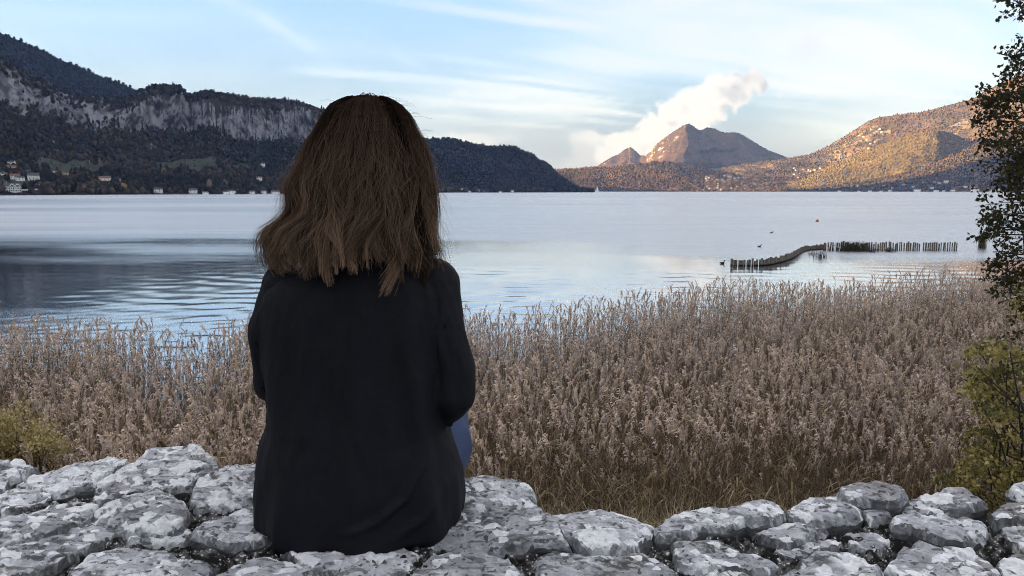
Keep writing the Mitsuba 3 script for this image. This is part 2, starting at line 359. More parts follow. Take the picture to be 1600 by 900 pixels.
# ------------------------------------------------------------------ lake
rng = np.random.default_rng(4)
nrow, ncol = 430, 620
rows = 1 / np.linspace(1 / 13.0, 1 / 14000.0, nrow)
c = np.linspace(-1, 1, ncol)
cols = 0.86 * c + 5.5 * np.sign(c) * np.maximum(np.abs(c) - 0.93, 0) ** 1.0 * 10
Yw, Uw = np.meshgrid(rows, cols, indexing='ij')
Xw = Yw * Uw
step = np.gradient(rows)[:, None]
Zw = np.zeros_like(Xw)
calm = np.clip(0.55 + 1.6 * (nfbm(Xw * 0.45, Yw, 16.0, 4, 3) - 0.40), 0.15, 1.25)
still = sstep(-0.28, -0.62, Uw + 0.35 * (nfbm(Xw * 0.5, Yw, 9.0, 4, 8) - 0.5)) * sstep(19, 32, Yw)
calm = calm * (1 - 0.68 * still)
for k in range(64):
    lam = 0.32 * 9.0 ** rng.random()
    th = rng.normal(0, 0.5)
    kx, ky = math.sin(th) * 2 * math.pi / lam, math.cos(th) * 2 * math.pi / lam
    fade = np.clip((lam / np.abs(step) - 2.2) / 2.5, 0, 1)
    slope = 0.0125 * (lam / 0.9) ** -0.1
    Zw += fade * slope * lam / (2 * math.pi) * np.sin(kx * Xw + ky * Yw + rng.random() * 7)
Zw *= calm


def lake_rough(p, n, uv):
    streaks = fbm(p.x / 420 + 3, p.y / 85, 0.0, 4)
    fine = fbm(p.x / 30, p.y / 7, 2.0, 3)
    far = smoothstep(72.0, 100.0, p.y + 0.18 * p.x + 60.0 * (fbm(p.x / 34, p.y / 13, 5.0, 4) - 0.5) + 8.0)
    return 0.09 + far * (0.17 + 0.16 * smoothstep(0.32, 0.56, streaks)) + 0.05 * smoothstep(0.4, 0.6, fine)


scene['m_lake'] = two({'type': 'principled', 'base_color': rgb(0.010, 0.018, 0.024), 'specular': 0.9, 'roughness': proc(lake_rough)})
scene['m_lake_mirror'] = two({'type': 'roughconductor', 'material': 'none', 'distribution': 'ggx', 'alpha': proc(lambda p, n, uv: dr.square(lake_rough(p, n, uv))), 'specular_reflectance': rgb(0.90, 0.92, 0.95)})
scene['m_lake_mix'] = {'type': 'blendbsdf', 'weight': 0.64, 'a': {'type': 'ref', 'id': 'm_lake'}, 'b': {'type': 'ref', 'id': 'm_lake_mirror'}}
add('lake', (np.stack([Xw, Yw, Zw], -1).reshape(-1, 3), grid_faces(nrow, ncol)), 'm_lake_mix', smooth=True, kind='structure')

# ------------------------------------------------------------------ ground: path behind the wall, bank, lake bed


def bank_z(x, y):
    """Height of the bank: steep below the wall, then the marsh running out under the water."""
    edge = 10.2 + 2.4 * sstep(-4.0, 1.5, x) + 0.5 * (nfbm(x, y, 3.0, 3, 31) - 0.5)
    z = np.interp(y / edge, [0, 0.2, 0.5, 0.85, 1.0, 1.3, 2.2, 5], [3.5, 3.2, 2.3, 0.75, 0.35, 0.12, -0.15, -1.2])
    z = z + 0.18 * (nfbm(x, y, 1.1, 4, 32) - 0.5)
    near = 4.42 + 0.06 * (nfbm(x, y, 0.8, 4, 33) - 0.5) + 0.10 * np.maximum(-y - 4, 0) ** 0.9
    return np.where(y < 1.6, near, z)


def sheet(xs, ys, fz, m, name, **kw):
    X, Y = np.meshgrid(xs, ys, indexing='ij')
    return add(name, (np.stack([X, Y, fz(X, Y)], -1).reshape(-1, 3), grid_faces(len(xs), len(ys))[:, ::-1]), m, smooth=True, kind='structure', **kw)


def soil(p, n, uv):
    a = fbm(p.x * 3, p.y * 3, p.z * 3, 4)
    return mix((0.05, 0.042, 0.03), (0.12, 0.10, 0.06), smoothstep(0.3, 0.7, a))


scene['m_soil'] = two({'type': 'diffuse', 'reflectance': proc(soil)})
xs = np.concatenate([np.linspace(-160, -22, 24), np.linspace(-20, 32, 180), np.linspace(34, 160, 24)])
sheet(xs, np.concatenate([np.linspace(1.62, 16, 90), np.linspace(16.4, 60, 60)]), bank_z, 'm_soil', 'bank')
sheet(np.linspace(-160, 160, 70), np.concatenate([-np.geomspace(160, 0.3, 50), np.linspace(0, 1.6, 8)]), bank_z, 'm_soil', 'path')

# ------------------------------------------------------------------ the dry stone wall
WALL_TOP = 5.27


def lichen_spots(p, s, thr, seed):
    wx = (fbm(p.x * 40 + seed, p.y * 40, p.z * 40, 4) - 0.5) * 0.75
    wy = (fbm(p.x * 40 + 9, p.y * 40 + seed, p.z * 40, 4) - 0.5) * 0.75
    q = p.z * 0.7
    f1, f2, r = voronoi((p.x + q) * s + wx + seed, (p.y - q) * s + wy)
    rad = 0.16 + 0.40 * cell_rand(dr.floor(r * 997), seed)
    area = fbm(p.x * 2.2 + seed, p.y * 2.2, 0.0, 2) + 0.16 * smoothstep(-0.35, -0.75, p.x)
    on = smoothstep(thr + 0.02, thr - 0.02, r - 0.9 * (area - 0.5))
    return smoothstep(rad + 0.035, rad - 0.035, f1) * on


def stone_look(p, n, uv):
    a = fbm(p.x * 7, p.y * 7, p.z * 16, 5)
    b = fbm(p.x * 60, p.y * 60, p.z * 60, 3)
    g = fbm(p.x * 190, p.y * 190, p.z * 190, 2)
    col = mix((0.23, 0.232, 0.245), (0.48, 0.48, 0.495), smoothstep(0.30, 0.70, a * 0.6 + b * 0.4))
    col = mix(col, (0.20, 0.175, 0.15), smoothstep(0.55, 0.75, fbm(p.x * 5 + 4, p.y * 5, p.z * 5, 3)) * 0.6)
    col = col * (0.72 + 0.56 * g)
    # granular pale crust, dark crust in the pits and low on the flanks, then round pale lichens
    fine = fbm(p.x * 120, p.y * 120, p.z * 120, 3)
    crust = smoothstep(0.49, 0.66, fbm(p.x * 14 + 3, p.y * 22, p.z * 14, 4) + 0.16 * (fbm(p.x * 3, p.y * 3, 1.0, 2) - 0.5) + 0.13 * smoothstep(-0.25, -0.7, p.x) - 0.05)
    col = mix(col, mi.Color3f(0.60, 0.60, 0.61) * (0.7 + 0.6 * g), crust * smoothstep(0.38, 0.60, fine) * 0.9)
    dark = smoothstep(0.55, 0.70, fbm(p.x * 11, p.y * 16 + 5, p.z * 11, 4)) * smoothstep(0.36, 0.58, fbm(p.x * 85, p.y * 85, p.z * 85, 3)) * 0.85
    streak = smoothstep(0.60, 0.68, fbm(p.x * 24 + 8 * p.y, p.y * 90, p.z * 90, 3)) * 0.6
    dark = dr.maximum(dark, dr.maximum(streak, 0.8 * smoothstep(0.64, 0.70, fbm(p.x * 95, p.y * 95, p.z * 95, 2))))
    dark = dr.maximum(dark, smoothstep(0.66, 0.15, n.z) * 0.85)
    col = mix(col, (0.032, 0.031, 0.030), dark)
    l = dr.maximum(lichen_spots(p, 15.0, 0.37, 3.0), lichen_spots(p, 31.0, 0.36, 8.0))
    l = l * smoothstep(0.25, 0.6, n.z) * smoothstep(0.30, 0.40, fine + 0.10)
    return mix(col, mi.Color3f(0.80, 0.80, 0.80) * (0.62 + 0.5 * fine + 0.25 * (g - 0.5)), l * 0.97)


def stone_bump(p, n, uv):
    l = dr.maximum(lichen_spots(p, 15.0, 0.37, 3.0), lichen_spots(p, 31.0, 0.36, 8.0))
    return fbm(p.x * 38, p.y * 55, p.z * 60, 5) * 0.011 + fbm(p.x * 170, p.y * 170, p.z * 170, 2) * 0.0026 + l * 0.0008


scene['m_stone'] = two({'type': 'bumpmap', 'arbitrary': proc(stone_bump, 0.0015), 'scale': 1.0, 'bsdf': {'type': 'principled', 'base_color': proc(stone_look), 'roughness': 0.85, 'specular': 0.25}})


def mortar_look(p, n, uv):
    a = fbm(p.x * 70, p.y * 70, p.z * 70, 5)
    g = noise(p.x * 260, p.y * 260, p.z * 260)
    col = mix((0.022, 0.021, 0.020), (0.16, 0.155, 0.15), smoothstep(0.42, 0.72, a))
    return mix(col, (0.60, 0.60, 0.60), smoothstep(0.66, 0.74, g * 0.55 + a * 0.50))


scene['m_mortar'] = two({'type': 'diffuse', 'reflectance': proc(mortar_look)})
rng = np.random.default_rng(12)


def resample(pts, step):
    pts = np.vstack([pts, pts[:1]])
    s = np.concatenate([[0], np.cumsum(np.linalg.norm(np.diff(pts, axis=0), axis=1))])
    n = max(int(s[-1] / step), 8)
    q = np.linspace(0, s[-1], n, endpoint=False)
    return np.stack([np.interp(q, s, pts[:, 0]), np.interp(q, s, pts[:, 1])], 1)


def stone_mesh(outline, z_top, drop, seed, dome=0.03, tilt=(0, 0), spacing=0.0055, rough=1.0):
    """A weathered slab: broken outline, rounded arris, layered and pitted top, steep flanks."""
    o = resample(np.asarray(outline)[:, :2], spacing)
    for _ in range(2):
        o = 0.25 * np.roll(o, 1, 0) + 0.5 * o + 0.25 * np.roll(o, -1, 0)
    nrm = np.stack([np.roll(o, -1, 0)[:, 1] - np.roll(o, 1, 0)[:, 1], np.roll(o, 1, 0)[:, 0] - np.roll(o, -1, 0)[:, 0]], 1)
    nrm /= np.linalg.norm(nrm, axis=1, keepdims=True) + 1e-9
    o = o + nrm * (0.026 * (nfbm(o[:, 0], o[:, 1], 0.06, 5, seed) - 0.5))[:, None]
    poly = Polygon(o).buffer(0)
    if poly.geom_type != 'Polygon':
        poly = max(poly.geoms, key=lambda g: g.area)
    o = np.array(poly.exterior.coords)[:-1]
    x0, y0, x1, y1 = poly.bounds
    gx, gy = np.meshgrid(np.arange(x0, x1, spacing), np.arange(y0, y1, spacing))
    q = np.stack([gx.ravel(), gy.ravel()], 1) + rng.uniform(-0.3, 0.3, (gx.size, 2)) * spacing
    inn = poly.buffer(-spacing * 0.6)
    q = q[shapely.contains_xy(inn, q[:, 0], q[:, 1])]
    pts = np.vstack([o, q])
    tri = Delaunay(pts).simplices
    c = pts[tri].mean(1)
    tri = tri[shapely.contains_xy(poly, c[:, 0], c[:, 1])]
    a, b, cc = (pts[tri[:, k]] for k in range(3))
    neg = np.cross(b - a, cc - a) < 0
    tri[neg] = tri[neg][:, ::-1]
    d = shapely.distance(poly.exterior, shapely.points(pts))
    size = math.sqrt(poly.area)
    cx, cy = poly.centroid.coords[0]
    X, Y = pts[:, 0], pts[:, 1]
    dome = dome * (0.12 if dome < 0.055 else 0.28)
    z = z_top + dome * (1 - np.exp(-d / (0.30 * size))) - 0.6 * dome + tilt[0] * (X - cx) + tilt[1] * (Y - cy)
    rs = np.random.default_rng(seed)
    ph = rs.uniform(0, 6.28)
    bed = (math.cos(ph) * (X - cx) + math.sin(ph) * (Y - cy)) / 0.16 + 2.6 * (nfbm(X, Y, 0.12, 4, seed + 2) - 0.5) + 0.5 * nfbm(X, Y, 0.03, 3, seed + 7)
    q_ = bed * 2.2
    terr = np.floor(q_) + sstep(0.80, 1.0, q_ % 1)          # thin beds broken off in steps
    z = z + rough * (0.0055 * (terr - terr.mean()) * rs.choice([-1, 1]))
    z = z + rough * (0.014 * (nfbm(X, Y, 0.16, 3, seed + 1) - 0.5) + 0.012 * (np.abs(nfbm(X, Y, 0.050, 5, seed + 3) - 0.5) * 2 - 0.3))
    pit = np.minimum(nfbm(X, Y, 0.024, 3, seed + 3) - 0.40, 0)
    z = z + 0.04 * pit
    for k in range(2):                                       # corners knocked off
        ph, off, sl = rs.uniform(0, 6.28), rs.uniform(0.40, 0.60), rs.uniform(0.5, 1.4)
        w_ = math.cos(ph) * (X - cx) / (x1 - x0) + math.sin(ph) * (Y - cy) / (y1 - y0)
        z = np.minimum(z, z_top + 0.012 - sl * size * (w_ - off) * 0.6)
    ck = np.abs(nfbm(X, Y, 0.20, 3, seed + 9) - 0.5)
    z = z - 0.012 * np.exp(-ck / 0.004)
    wb = 0.003 + 0.022 * np.clip(nfbm(X, Y, 0.07, 3, seed + 11) - 0.32, 0, 1)
    z = z - (0.012 + 0.012 * nfbm(X, Y, 0.05, 2, seed + 12)) * np.clip(1 - d / wb, 0, 1)
    top = np.stack([X, Y, z], 1)
    n = len(o)
    rings, at = [top], [np.arange(n)]
    for k, (dz, out) in enumerate(((0.012, -0.001), (0.05, -0.006), (drop, -0.022))):
        nr = np.stack([np.roll(o, -1, 0)[:, 1] - np.roll(o, 1, 0)[:, 1], np.roll(o, 1, 0)[:, 0] - np.roll(o, -1, 0)[:, 0]], 1)
        nr /= np.linalg.norm(nr, axis=1, keepdims=True) + 1e-9
        w = out + 0.010 * (nfbm(X[:n] * 1.0, Y[:n] * 1.0 + 3 * k, 0.04, 3, seed + 5 + k) - 0.5)
        sgn = 1 if Polygon(o).exterior.is_ccw else -1
        ring = np.column_stack([o + sgn * nr * w[:, None], z[:n] - dz])
        rings.append(ring)
        at.append(len(top) + k * n + np.arange(n))
    fs = [tri]
    ccw = Polygon(o).exterior.is_ccw
    for k in range(3):
        i, j = at[k], at[k + 1]
        f = np.vstack([np.stack([i, j, np.roll(j, -1)], 1), np.stack([i, np.roll(j, -1), np.roll(i, -1)], 1)])
        fs.append(f if ccw else f[:, ::-1])
    return np.vstack(rings), np.vstack(fs)


# outlines of the stones seen from the path, taken back onto the wall's top: (outline, rise over the wall's level, dome)
STONES = [
    ([(220, 719), (245, 704), (266, 701), (308, 705), (336, 714), (341, 726), (315, 731), (298, 744), (273, 748), (245, 750), (196, 763), (150, 766), (154, 750), (200, 727)], 0.045, 0.05),
    ([(25, 743), (52, 733), (98, 725), (168, 719), (199, 724), (152, 747), (146, 756), (98, 762), (56, 755)], 0.030, 0.035),
    ([(-40, 724), (0, 719), (31, 717), (56, 722), (10, 740), (4, 756), (-40, 760)], 0.035, 0.035),
    ([(-30, 772), (0, 768), (45, 763), (88, 767), (70, 780), (38, 788), (0, 797), (-30, 800)], 0.0, 0.03),
    ([(-30, 806), (0, 802), (35, 790), (88, 774), (122, 770), (151, 780), (147, 796), (115, 814), (80, 830), (52, 837), (0, 836), (-30, 838)], 0.035, 0.07),
    ([(-40, 846), (0, 840), (70, 837), (105, 824), (150, 810), (176, 818), (170, 829), (133, 846), (98, 864), (63, 881), (0, 892), (-40, 898)], 0.020, 0.05),
    ([(147, 793), (182, 778), (210, 767), (252, 763), (282, 777), (292, 793), (280, 808), (252, 816), (217, 819), (189, 812), (150, 808)], 0.045, 0.08),
    ([(310, 752), (345, 738), (412, 722), (440, 725), (440, 770), (410, 776), (350, 783), (312, 788), (296, 780)], 0.015, 0.045),
    ([(306, 832), (334, 814), (385, 789), (440, 780), (460, 805), (436, 822), (395, 839), (350, 844)], 0.005, 0.05),
    ([(110, 888), (147, 863), (196, 851), (245, 855), (315, 869), (328, 884), (297, 908), (200, 926), (105, 922)], 0.010, 0.05),
    ([(334, 894), (367, 871), (420, 864), (472, 882), (505, 906), (420, 930), (320, 925)], 0.005, 0.045),
    ([(322, 740), (350, 725), (376, 725), (336, 746), (318, 748)], 0.005, 0.02),
    ([(446, 852), (455, 838), (525, 846), (600, 852), (652, 858), (636, 884), (560, 900), (488, 890)], 0.0, 0.03),
    ([(690, 757), (736, 746), (760, 744), (784, 746), (820, 752), (831, 760), (831, 774), (790, 784), (754, 803), (709, 806), (680, 790)], 0.02, 0.025),
    ([(640, 838), (690, 812), (766, 799), (815, 786), (834, 789), (868, 829), (886, 852), (850, 846), (790, 849), (730, 855), (672, 846)], 0.012, 0.022),
    ([(857, 803), (880, 795), (910, 787), (938, 779), (968, 788), (1000, 797), (1026, 811), (1012, 829), (994, 841), (955, 851), (910, 854), (888, 835), (871, 820)], 0.030, 0.06),
    ([(838, 876), (868, 859), (940, 854), (1000, 853), (1030, 868), (1058, 889), (1030, 904), (940, 918), (847, 912)], 0.010, 0.035),
    ([(652, 882), (673, 861), (709, 855), (772, 861), (798, 873), (816, 892), (808, 912), (720, 925), (620, 918)], 0.012, 0.05),
    ([(1024, 821), (1072, 795), (1110, 787), (1145, 791), (1178, 806), (1145, 819), (1092, 821), (1072, 831), (1030, 833)], 0.020, 0.035),
    ([(1131, 792), (1159, 778), (1194, 768), (1216, 780), (1226, 796), (1208, 803), (1180, 807), (1155, 800)], 0.045, 0.06),
    ([(1230, 790), (1246, 779), (1266, 769), (1313, 771), (1342, 780), (1341, 796), (1313, 804), (1257, 802), (1234, 800)], 0.040, 0.055),
    ([(1313, 757), (1341, 747), (1376, 746), (1404, 751), (1419, 765), (1404, 774), (1355, 773), (1313, 769)], 0.075, 0.06),
    ([(1341, 789), (1376, 779), (1399, 784), (1391, 800), (1362, 806)], 0.025, 0.02),
    ([(1405, 786), (1411, 777), (1442, 772), (1481, 766), (1507, 770), (1540, 785), (1495, 789), (1425, 792)], 0.035, 0.04),
    ([(1395, 812), (1425, 795), (1477, 788), (1512, 799), (1538, 813), (1530, 834), (1505, 844), (1460, 834), (1400, 824)], 0.020, 0.045),
    ([(1050, 845), (1092, 836), (1141, 838), (1173, 854), (1215, 879), (1187, 886), (1127, 883), (1082, 890), (1061, 877)], 0.008, 0.035),
    ([(1178, 821), (1208, 810), (1257, 812), (1288, 820), (1264, 835), (1229, 847), (1204, 835)], 0.005, 0.03),
    ([(1225, 890), (1250, 868), (1285, 857), (1330, 864), (1375, 890), (1355, 910), (1290, 922), (1215, 915)], 0.010, 0.045),
    ([(1388, 880), (1411, 848), (1442, 840), (1512, 855), (1547, 876), (1563, 897), (1495, 912), (1425, 905)], 0.012, 0.045),
    ([(1324, 838), (1348, 829), (1388, 841), (1376, 853), (1337, 853)], -0.005, 0.03),
    ([(1549, 793), (1572, 780), (1600, 775), (1640, 790), (1630, 803), (1558, 808)], 0.040, 0.05),
    ([(1559, 814), (1586, 807), (1640, 815), (1660, 855), (1600, 850), (1575, 834)], 0.015, 0.05),
    ([(1078, 898), (1110, 889), (1150, 889), (1192, 906), (1170, 922), (1085, 925)], 0.0, 0.03),
    ([(1560, 872), (1600, 860), (1660, 880), (1640, 915), (1580, 905)], 0.01, 0.04),
    ([(190, 826), (225, 822), (285, 815), (300, 832), (262, 842), (205, 846)], -0.012, 0.03),
    ([(1215, 858), (1238, 848), (1300, 843), (1318, 851), (1280, 856), (1240, 866)], -0.01, 0.02),
]
wall = thing('stone_wall', 'low grey wall of rough lichen-spotted stones along the bottom of the picture', 'wall')
placed = []
stone_polys = []
for i, (px, rise, dome) in enumerate(STONES):
    zt = WALL_TOP + rise * 0.6 + 0.006
    o = np.array([on_z(x, y, zt)[:2] for x, y in px])
    o = np.array(Polygon(o).buffer(0).buffer(0.009, join_style='mitre').exterior.coords)[:-1]
    stone_polys.append(Polygon(o).buffer(0.004))
    v, f = stone_mesh(o, zt, 0.13, 100 + 13 * i, dome, (rng.uniform(-0.07, 0.07), rng.uniform(-0.06, 0.06)))
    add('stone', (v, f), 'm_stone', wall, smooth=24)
# the wall runs on past both sides of the picture, and its faces show below the coping stones
filled = shapely.union_all(stone_polys)
extra = 0
for gx in np.arange(-4.6, 4.7, 0.27):
    for gy in (1.12, 1.28, 1.46, 1.66, 1.86):
        x, y = gx + rng.uniform(-0.06, 0.06), gy + rng.uniform(-0.03, 0.03) - 0.03 * gx
        a = np.sort(rng.uniform(0, 2 * np.pi, 9))
        o = np.stack([x + 0.145 * np.cos(a), y + 0.085 * np.sin(a)], 1)
        p = Polygon(o)
        if -1.45 < x < 1.35 and y > 1.40:
            continue
        if not p.is_valid or p.area < 0.010 or filled.intersects(p):
            continue
        filled = filled.union(p.buffer(0.006))
        add('stone', stone_mesh(o, WALL_TOP + rng.uniform(-0.01, 0.03), 0.13, 1000 + extra, rng.uniform(0.03, 0.06), spacing=0.013), 'm_stone', wall, smooth=42)
        extra += 1
mx = np.concatenate([np.linspace(-4.8, -1.6, 60)[:-1], np.linspace(-1.6, 1.6, 680), np.linspace(1.6, 4.8, 60)[1:]])
nx, ny = len(mx), 140
X, Y = np.meshgrid(mx, np.linspace(0, 1, ny), indexing='ij')
ex = np.linspace(-1.6, 1.6, 90)
ey = np.array([max([g.bounds[3] for g in stone_polys if g.bounds[0] - 0.02 < q < g.bounds[2] + 0.02] or [2.02 if -0.7 < q < 0.0 else 1.85]) for q in ex])
ey = np.convolve(np.pad(ey, 3, 'edge'), np.ones(7) / 7, 'valid') - 0.07
far_edge = np.interp(X[:, :1], ex, ey) + 0.04 * (nfbm(X[:, :1], X[:, :1], 0.2, 3, 51) - 0.5)
Y = 1.06 - 0.03 * X + (far_edge - 1.06 + 0.03 * X) * Y
Z = WALL_TOP - 0.015 - 0.05 * sstep(0.93, 1.0, np.linspace(0, 1, ny))[None] + 0.06 * (nfbm(X, Y, 0.09, 4, 52) - 0.5) + 0.05 * (nfbm(X, Y, 0.02, 4, 53) - 0.5) + 0.03 * (nfbm(X, Y, 0.008, 2, 54) - 0.5)
top = np.stack([X, Y, Z], -1)
skirt0, skirt1 = top[:, :1].copy(), top[:, -1:].copy()
skirt0[..., 2], skirt1[..., 2] = 4.2, 2.7
skirt0[..., 1] -= 0.05
skirt1[..., 1] += 0.08
body = np.concatenate([skirt0, top, skirt1], 1)
add('mortar', (body.reshape(-1, 3), grid_faces(nx, ny + 2)[:, ::-1]), 'm_mortar', wall, smooth=60)

# ------------------------------------------------------------------ the reed bed
rng = np.random.default_rng(77)


def reed_variant(seed, plume=True):
    """Stem, hanging blades and a drooping plume, about 1 high: vertices, triangles, colour (tone of each part)."""
    r = np.random.default_rng(seed)
    vs, fs, cs, at = [], [], [], 0

    def ribbon(p, w, side, col0, col1):
        nonlocal at
        p, w = np.asarray(p), np.asarray(w)[:, None]
        n = len(p)
        v = np.empty((2 * n, 3))
        v[0::2], v[1::2] = p - side * w, p + side * w
        i = np.arange(n - 1) * 2
        f = np.vstack([np.stack([i, i + 1, i + 3], 1), np.stack([i, i + 3, i + 2], 1)])
        t = np.repeat(np.linspace(0, 1, n), 2)[:, None]
        vs.append(v); fs.append(f + at); cs.append(np.asarray(col0) * (1 - t) + np.asarray(col1) * t)
        at += 2 * n
    stem_lo, stem_hi = np.array([0.19, 0.15, 0.105]), np.array([0.21, 0.165, 0.125])
    lean = r.normal(0, 0.03, 2)
    zs = np.array([0, 0.45, 0.86])
    st = np.stack([lean[0] * zs ** 2, lean[1] * zs ** 2, zs], 1)
    ribbon(st, [0.0026, 0.0022, 0.0014], np.array([1.0, 0, 0]), stem_lo, stem_hi)
    ribbon(st, [0.0026, 0.0022, 0.0014], np.array([0, 1.0, 0]), stem_lo, stem_hi)
    for k in range(r.integers(4, 6)):
        z0 = r.uniform(0.18, 0.80)
        a = r.uniform(0, 2 * np.pi)
        d = np.array([math.cos(a), math.sin(a), 0])
        L = r.uniform(0.10, 0.21)
        up = r.uniform(0.55, 1.6)
        b = np.array([lean[0] * z0 ** 2, lean[1] * z0 ** 2, z0])
        p = [b, b + d * L * 0.5 + [0, 0, up * L * 0.5], b + d * L * 0.95 + [0, 0, up * L * 0.25 - 0.4 * L * r.random()]]
        g = r.uniform(0.75, 1.25)
        ribbon(p, [0.0018, 0.0031, 0.0003], np.cross(d, [0, 0, 1]) + [0, 0, 0.3], np.array([0.23, 0.185, 0.125]) * g, np.array([0.36, 0.30, 0.22]) * g)
    if plume:
        a = r.uniform(0, 2 * np.pi)
        d = np.array([math.cos(a), math.sin(a), 0])
        b = np.array([lean[0] * 0.74, lean[1] * 0.74, 0.86])
        droop = r.uniform(0.02, 0.07)
        for k in range(13):
            s = r.uniform(0, 1) ** 0.8
            base = b + np.array([0, 0, 0.115 * s]) + d * droop * s ** 2
            aa = r.uniform(0, 2 * np.pi)
            e = np.array([math.cos(aa), math.sin(aa), 0]) * 0.34 + d * 0.42
            L = 0.060 * (1.15 - 0.55 * s)
            p = [base, base + e * L * 0.5 + [0, 0, 0.7 * L], base + e * L * 1.05 + [0, 0, 0.75 * L - 0.3 * L * r.random()]]
            g = r.uniform(0.78, 1.2)
            ribbon(p, [0.0030, 0.0072, 0.0012], np.cross(e, [0, 0, 1]) / 1.0 + [0, 0, 0.2], np.array([0.45, 0.36, 0.285]) * g, np.array([0.92, 0.79, 0.68]) * g)
    return np.vstack(vs), np.vstack(fs), np.vstack(cs)


VARIANTS = [reed_variant(300 + k) for k in range(10)]
BARE = [reed_variant(340 + k, False) for k in range(4)]
far_x = np.array([-18, -14.6, -11, -9.5, -8, -7.0, -5, -2, 0, 1.0, 3.0, 4.7, 7.2, 9.7, 13, 17, 20.5, 24, 30])
far_y = np.array([21, 22.0, 22.4, 20.6, 20.2, 23.0, 23.8, 24.0, 24.3, 24.9, 26.0, 28.6, 31.5, 33.6, 33.2, 35.2, 38.2, 40.0, 40.5])


def scatter_reeds(n, near, far, margin=0.72):
    """Random stands in the part of the marsh that the picture can see, thinned where the noise says so."""
    out = []
    while sum(map(len, out)) < n:
        y = rng.uniform(near, far, n)
        x = rng.uniform(-margin, margin, n) * (y + 1.5)
        front = 9.0 + 0.9 * sstep(-3.6, 1.0, x) - 0.5 * sstep(3.5, 5.5, x) + 0.9 * (nfbm(x, y, 1.3, 3, 61) - 0.5)
        back = np.interp(x, far_x, far_y) + 1.8 * (nfbm(x, y, 1.6, 4, 62) - 0.5)
        keep = (y > front) & (y < back)
        dens = 0.35 + 1.2 * nfbm(x, y, 1.4, 3, 63) * np.clip((back - y) / 1.3, 0.25, 1)
        keep &= rng.random(n) < dens
        out.append(np.stack([x, y], 1)[keep])
    return np.vstack(out)[:n]


def plant(pts, variants, hmin, hmax, tone, widen=1.0):
    vs, fs, cs, at = [], [], [], 0
    which = rng.integers(0, len(variants), len(pts))
    for k, (v, f, c) in enumerate(variants):
        p = pts[which == k]
        if not len(p):
            continue
        z0 = np.minimum(bank_z(p[:, 0], p[:, 1]), 0.6)
        z0 = np.where(p[:, 1] > 14, np.maximum(z0, -0.35), bank_z(p[:, 0], p[:, 1]))
        clump = nfbm(p[:, 0], p[:, 1], 2.6, 4, 64)
        h = (hmin + (hmax - hmin) * rng.random(len(p))) * (0.84 + 0.32 * clump)
        h = h * (1 - 0.32 * sstep(4.0, 0.0, p[:, 1] - 9.2) * sstep(-3, 0, p[:, 0]))
        h = np.minimum(h, np.maximum(2.95 - np.maximum(z0, 0), 1.2) * rng.uniform(0.86, 1.04, len(p)))
        w = h * widen * rng.uniform(0.9, 1.15, len(p))
        t = (0.72 + 0.56 * nfbm(p[:, 0], p[:, 1], 1.8, 4, 65)) * rng.uniform(0.78, 1.2, len(p))
        col = np.stack([t * tone[0], t * tone[1], t * tone[2] * rng.uniform(0.9, 1.1, len(p))], 1)
        vv, ff, cc = tile(v, f, np.column_stack([p, z0]), np.stack([w, w, h], 1), rng.uniform(0, 2 * np.pi, len(p)), col)
        cc = np.tile(c, (len(p), 1)) * cc
        # lean of every plant, growing with height
        ln = rng.normal(0, 0.055, (len(p), 2)) + [0.02, -0.01]
        hh = np.tile(v[:, 2], len(p)) ** 1.6
        vv[:, 0] += np.repeat(ln[:, 0] * h, len(v)) * hh
        vv[:, 1] += np.repeat(ln[:, 1] * h, len(v)) * hh
        vs.append(vv); fs.append(ff + at); cs.append(cc); at += len(vv)
    return np.vstack(vs), np.vstack(fs), np.vstack(cs)


scene['m_reed'] = {'type': 'principledthin', 'base_color': VC, 'roughness': 0.7, 'diff_trans': 0.55, 'spec_trans': 0.0, 'eta': 1.3}
v1, f1, c1 = plant(scatter_reeds(18500, 8.5, 41.0), VARIANTS, 1.55, 2.75, (0.90, 0.855, 0.83))
v2, f2, c2 = plant(scatter_reeds(3500, 8.5, 16.0), BARE, 1.2, 2.3, (1.35, 1.25, 1.1), 1.6)
add('reed_bed', (np.vstack([v1, v2]), np.vstack([f1, f2 + len(v1)])), 'm_reed', color=np.vstack([c1, c2]), kind='stuff', label='broad bed of dry brown reeds with pale plumes between wall and lake', category='reeds')

# yellow-green sedge along the front edge of the reeds


def sedge_variant(seed):
    r = np.random.default_rng(seed)
    vs, fs, cs = [], [], []
    for k in range(16):
        a, L, d = r.uniform(0, 2 * np.pi), r.uniform(0.6, 1.1), r.uniform(0.05, 0.2)
        e = np.array([math.cos(a), math.sin(a), 0])
        b = np.array([r.normal(0, 0.06), r.normal(0, 0.06), 0])
        p = np.array([b, b + e * d * 0.5 + [0, 0, 0.6 * L], b + e * (d * 1.3 + 0.28 * L * r.random()) + [0, 0, L * r.uniform(0.55, 0.95)]])
        s = np.cross(e, [0, 0, 1])
        w = np.array([0.004, 0.006, 0.0005])[:, None]
        v = np.empty((6, 3)); v[0::2], v[1::2] = p - s * w, p + s * w
        i = np.arange(2) * 2
        fs.append(np.vstack([np.stack([i, i + 1, i + 3], 1), np.stack([i, i + 3, i + 2], 1)]) + 6 * k)
        vs.append(v); cs.append(np.tile(np.array([[0.50, 0.43, 0.285]]) * r.uniform(0.7, 1.35), (6, 1)))
    return np.vstack(vs), np.vstack(fs), np.vstack(cs)


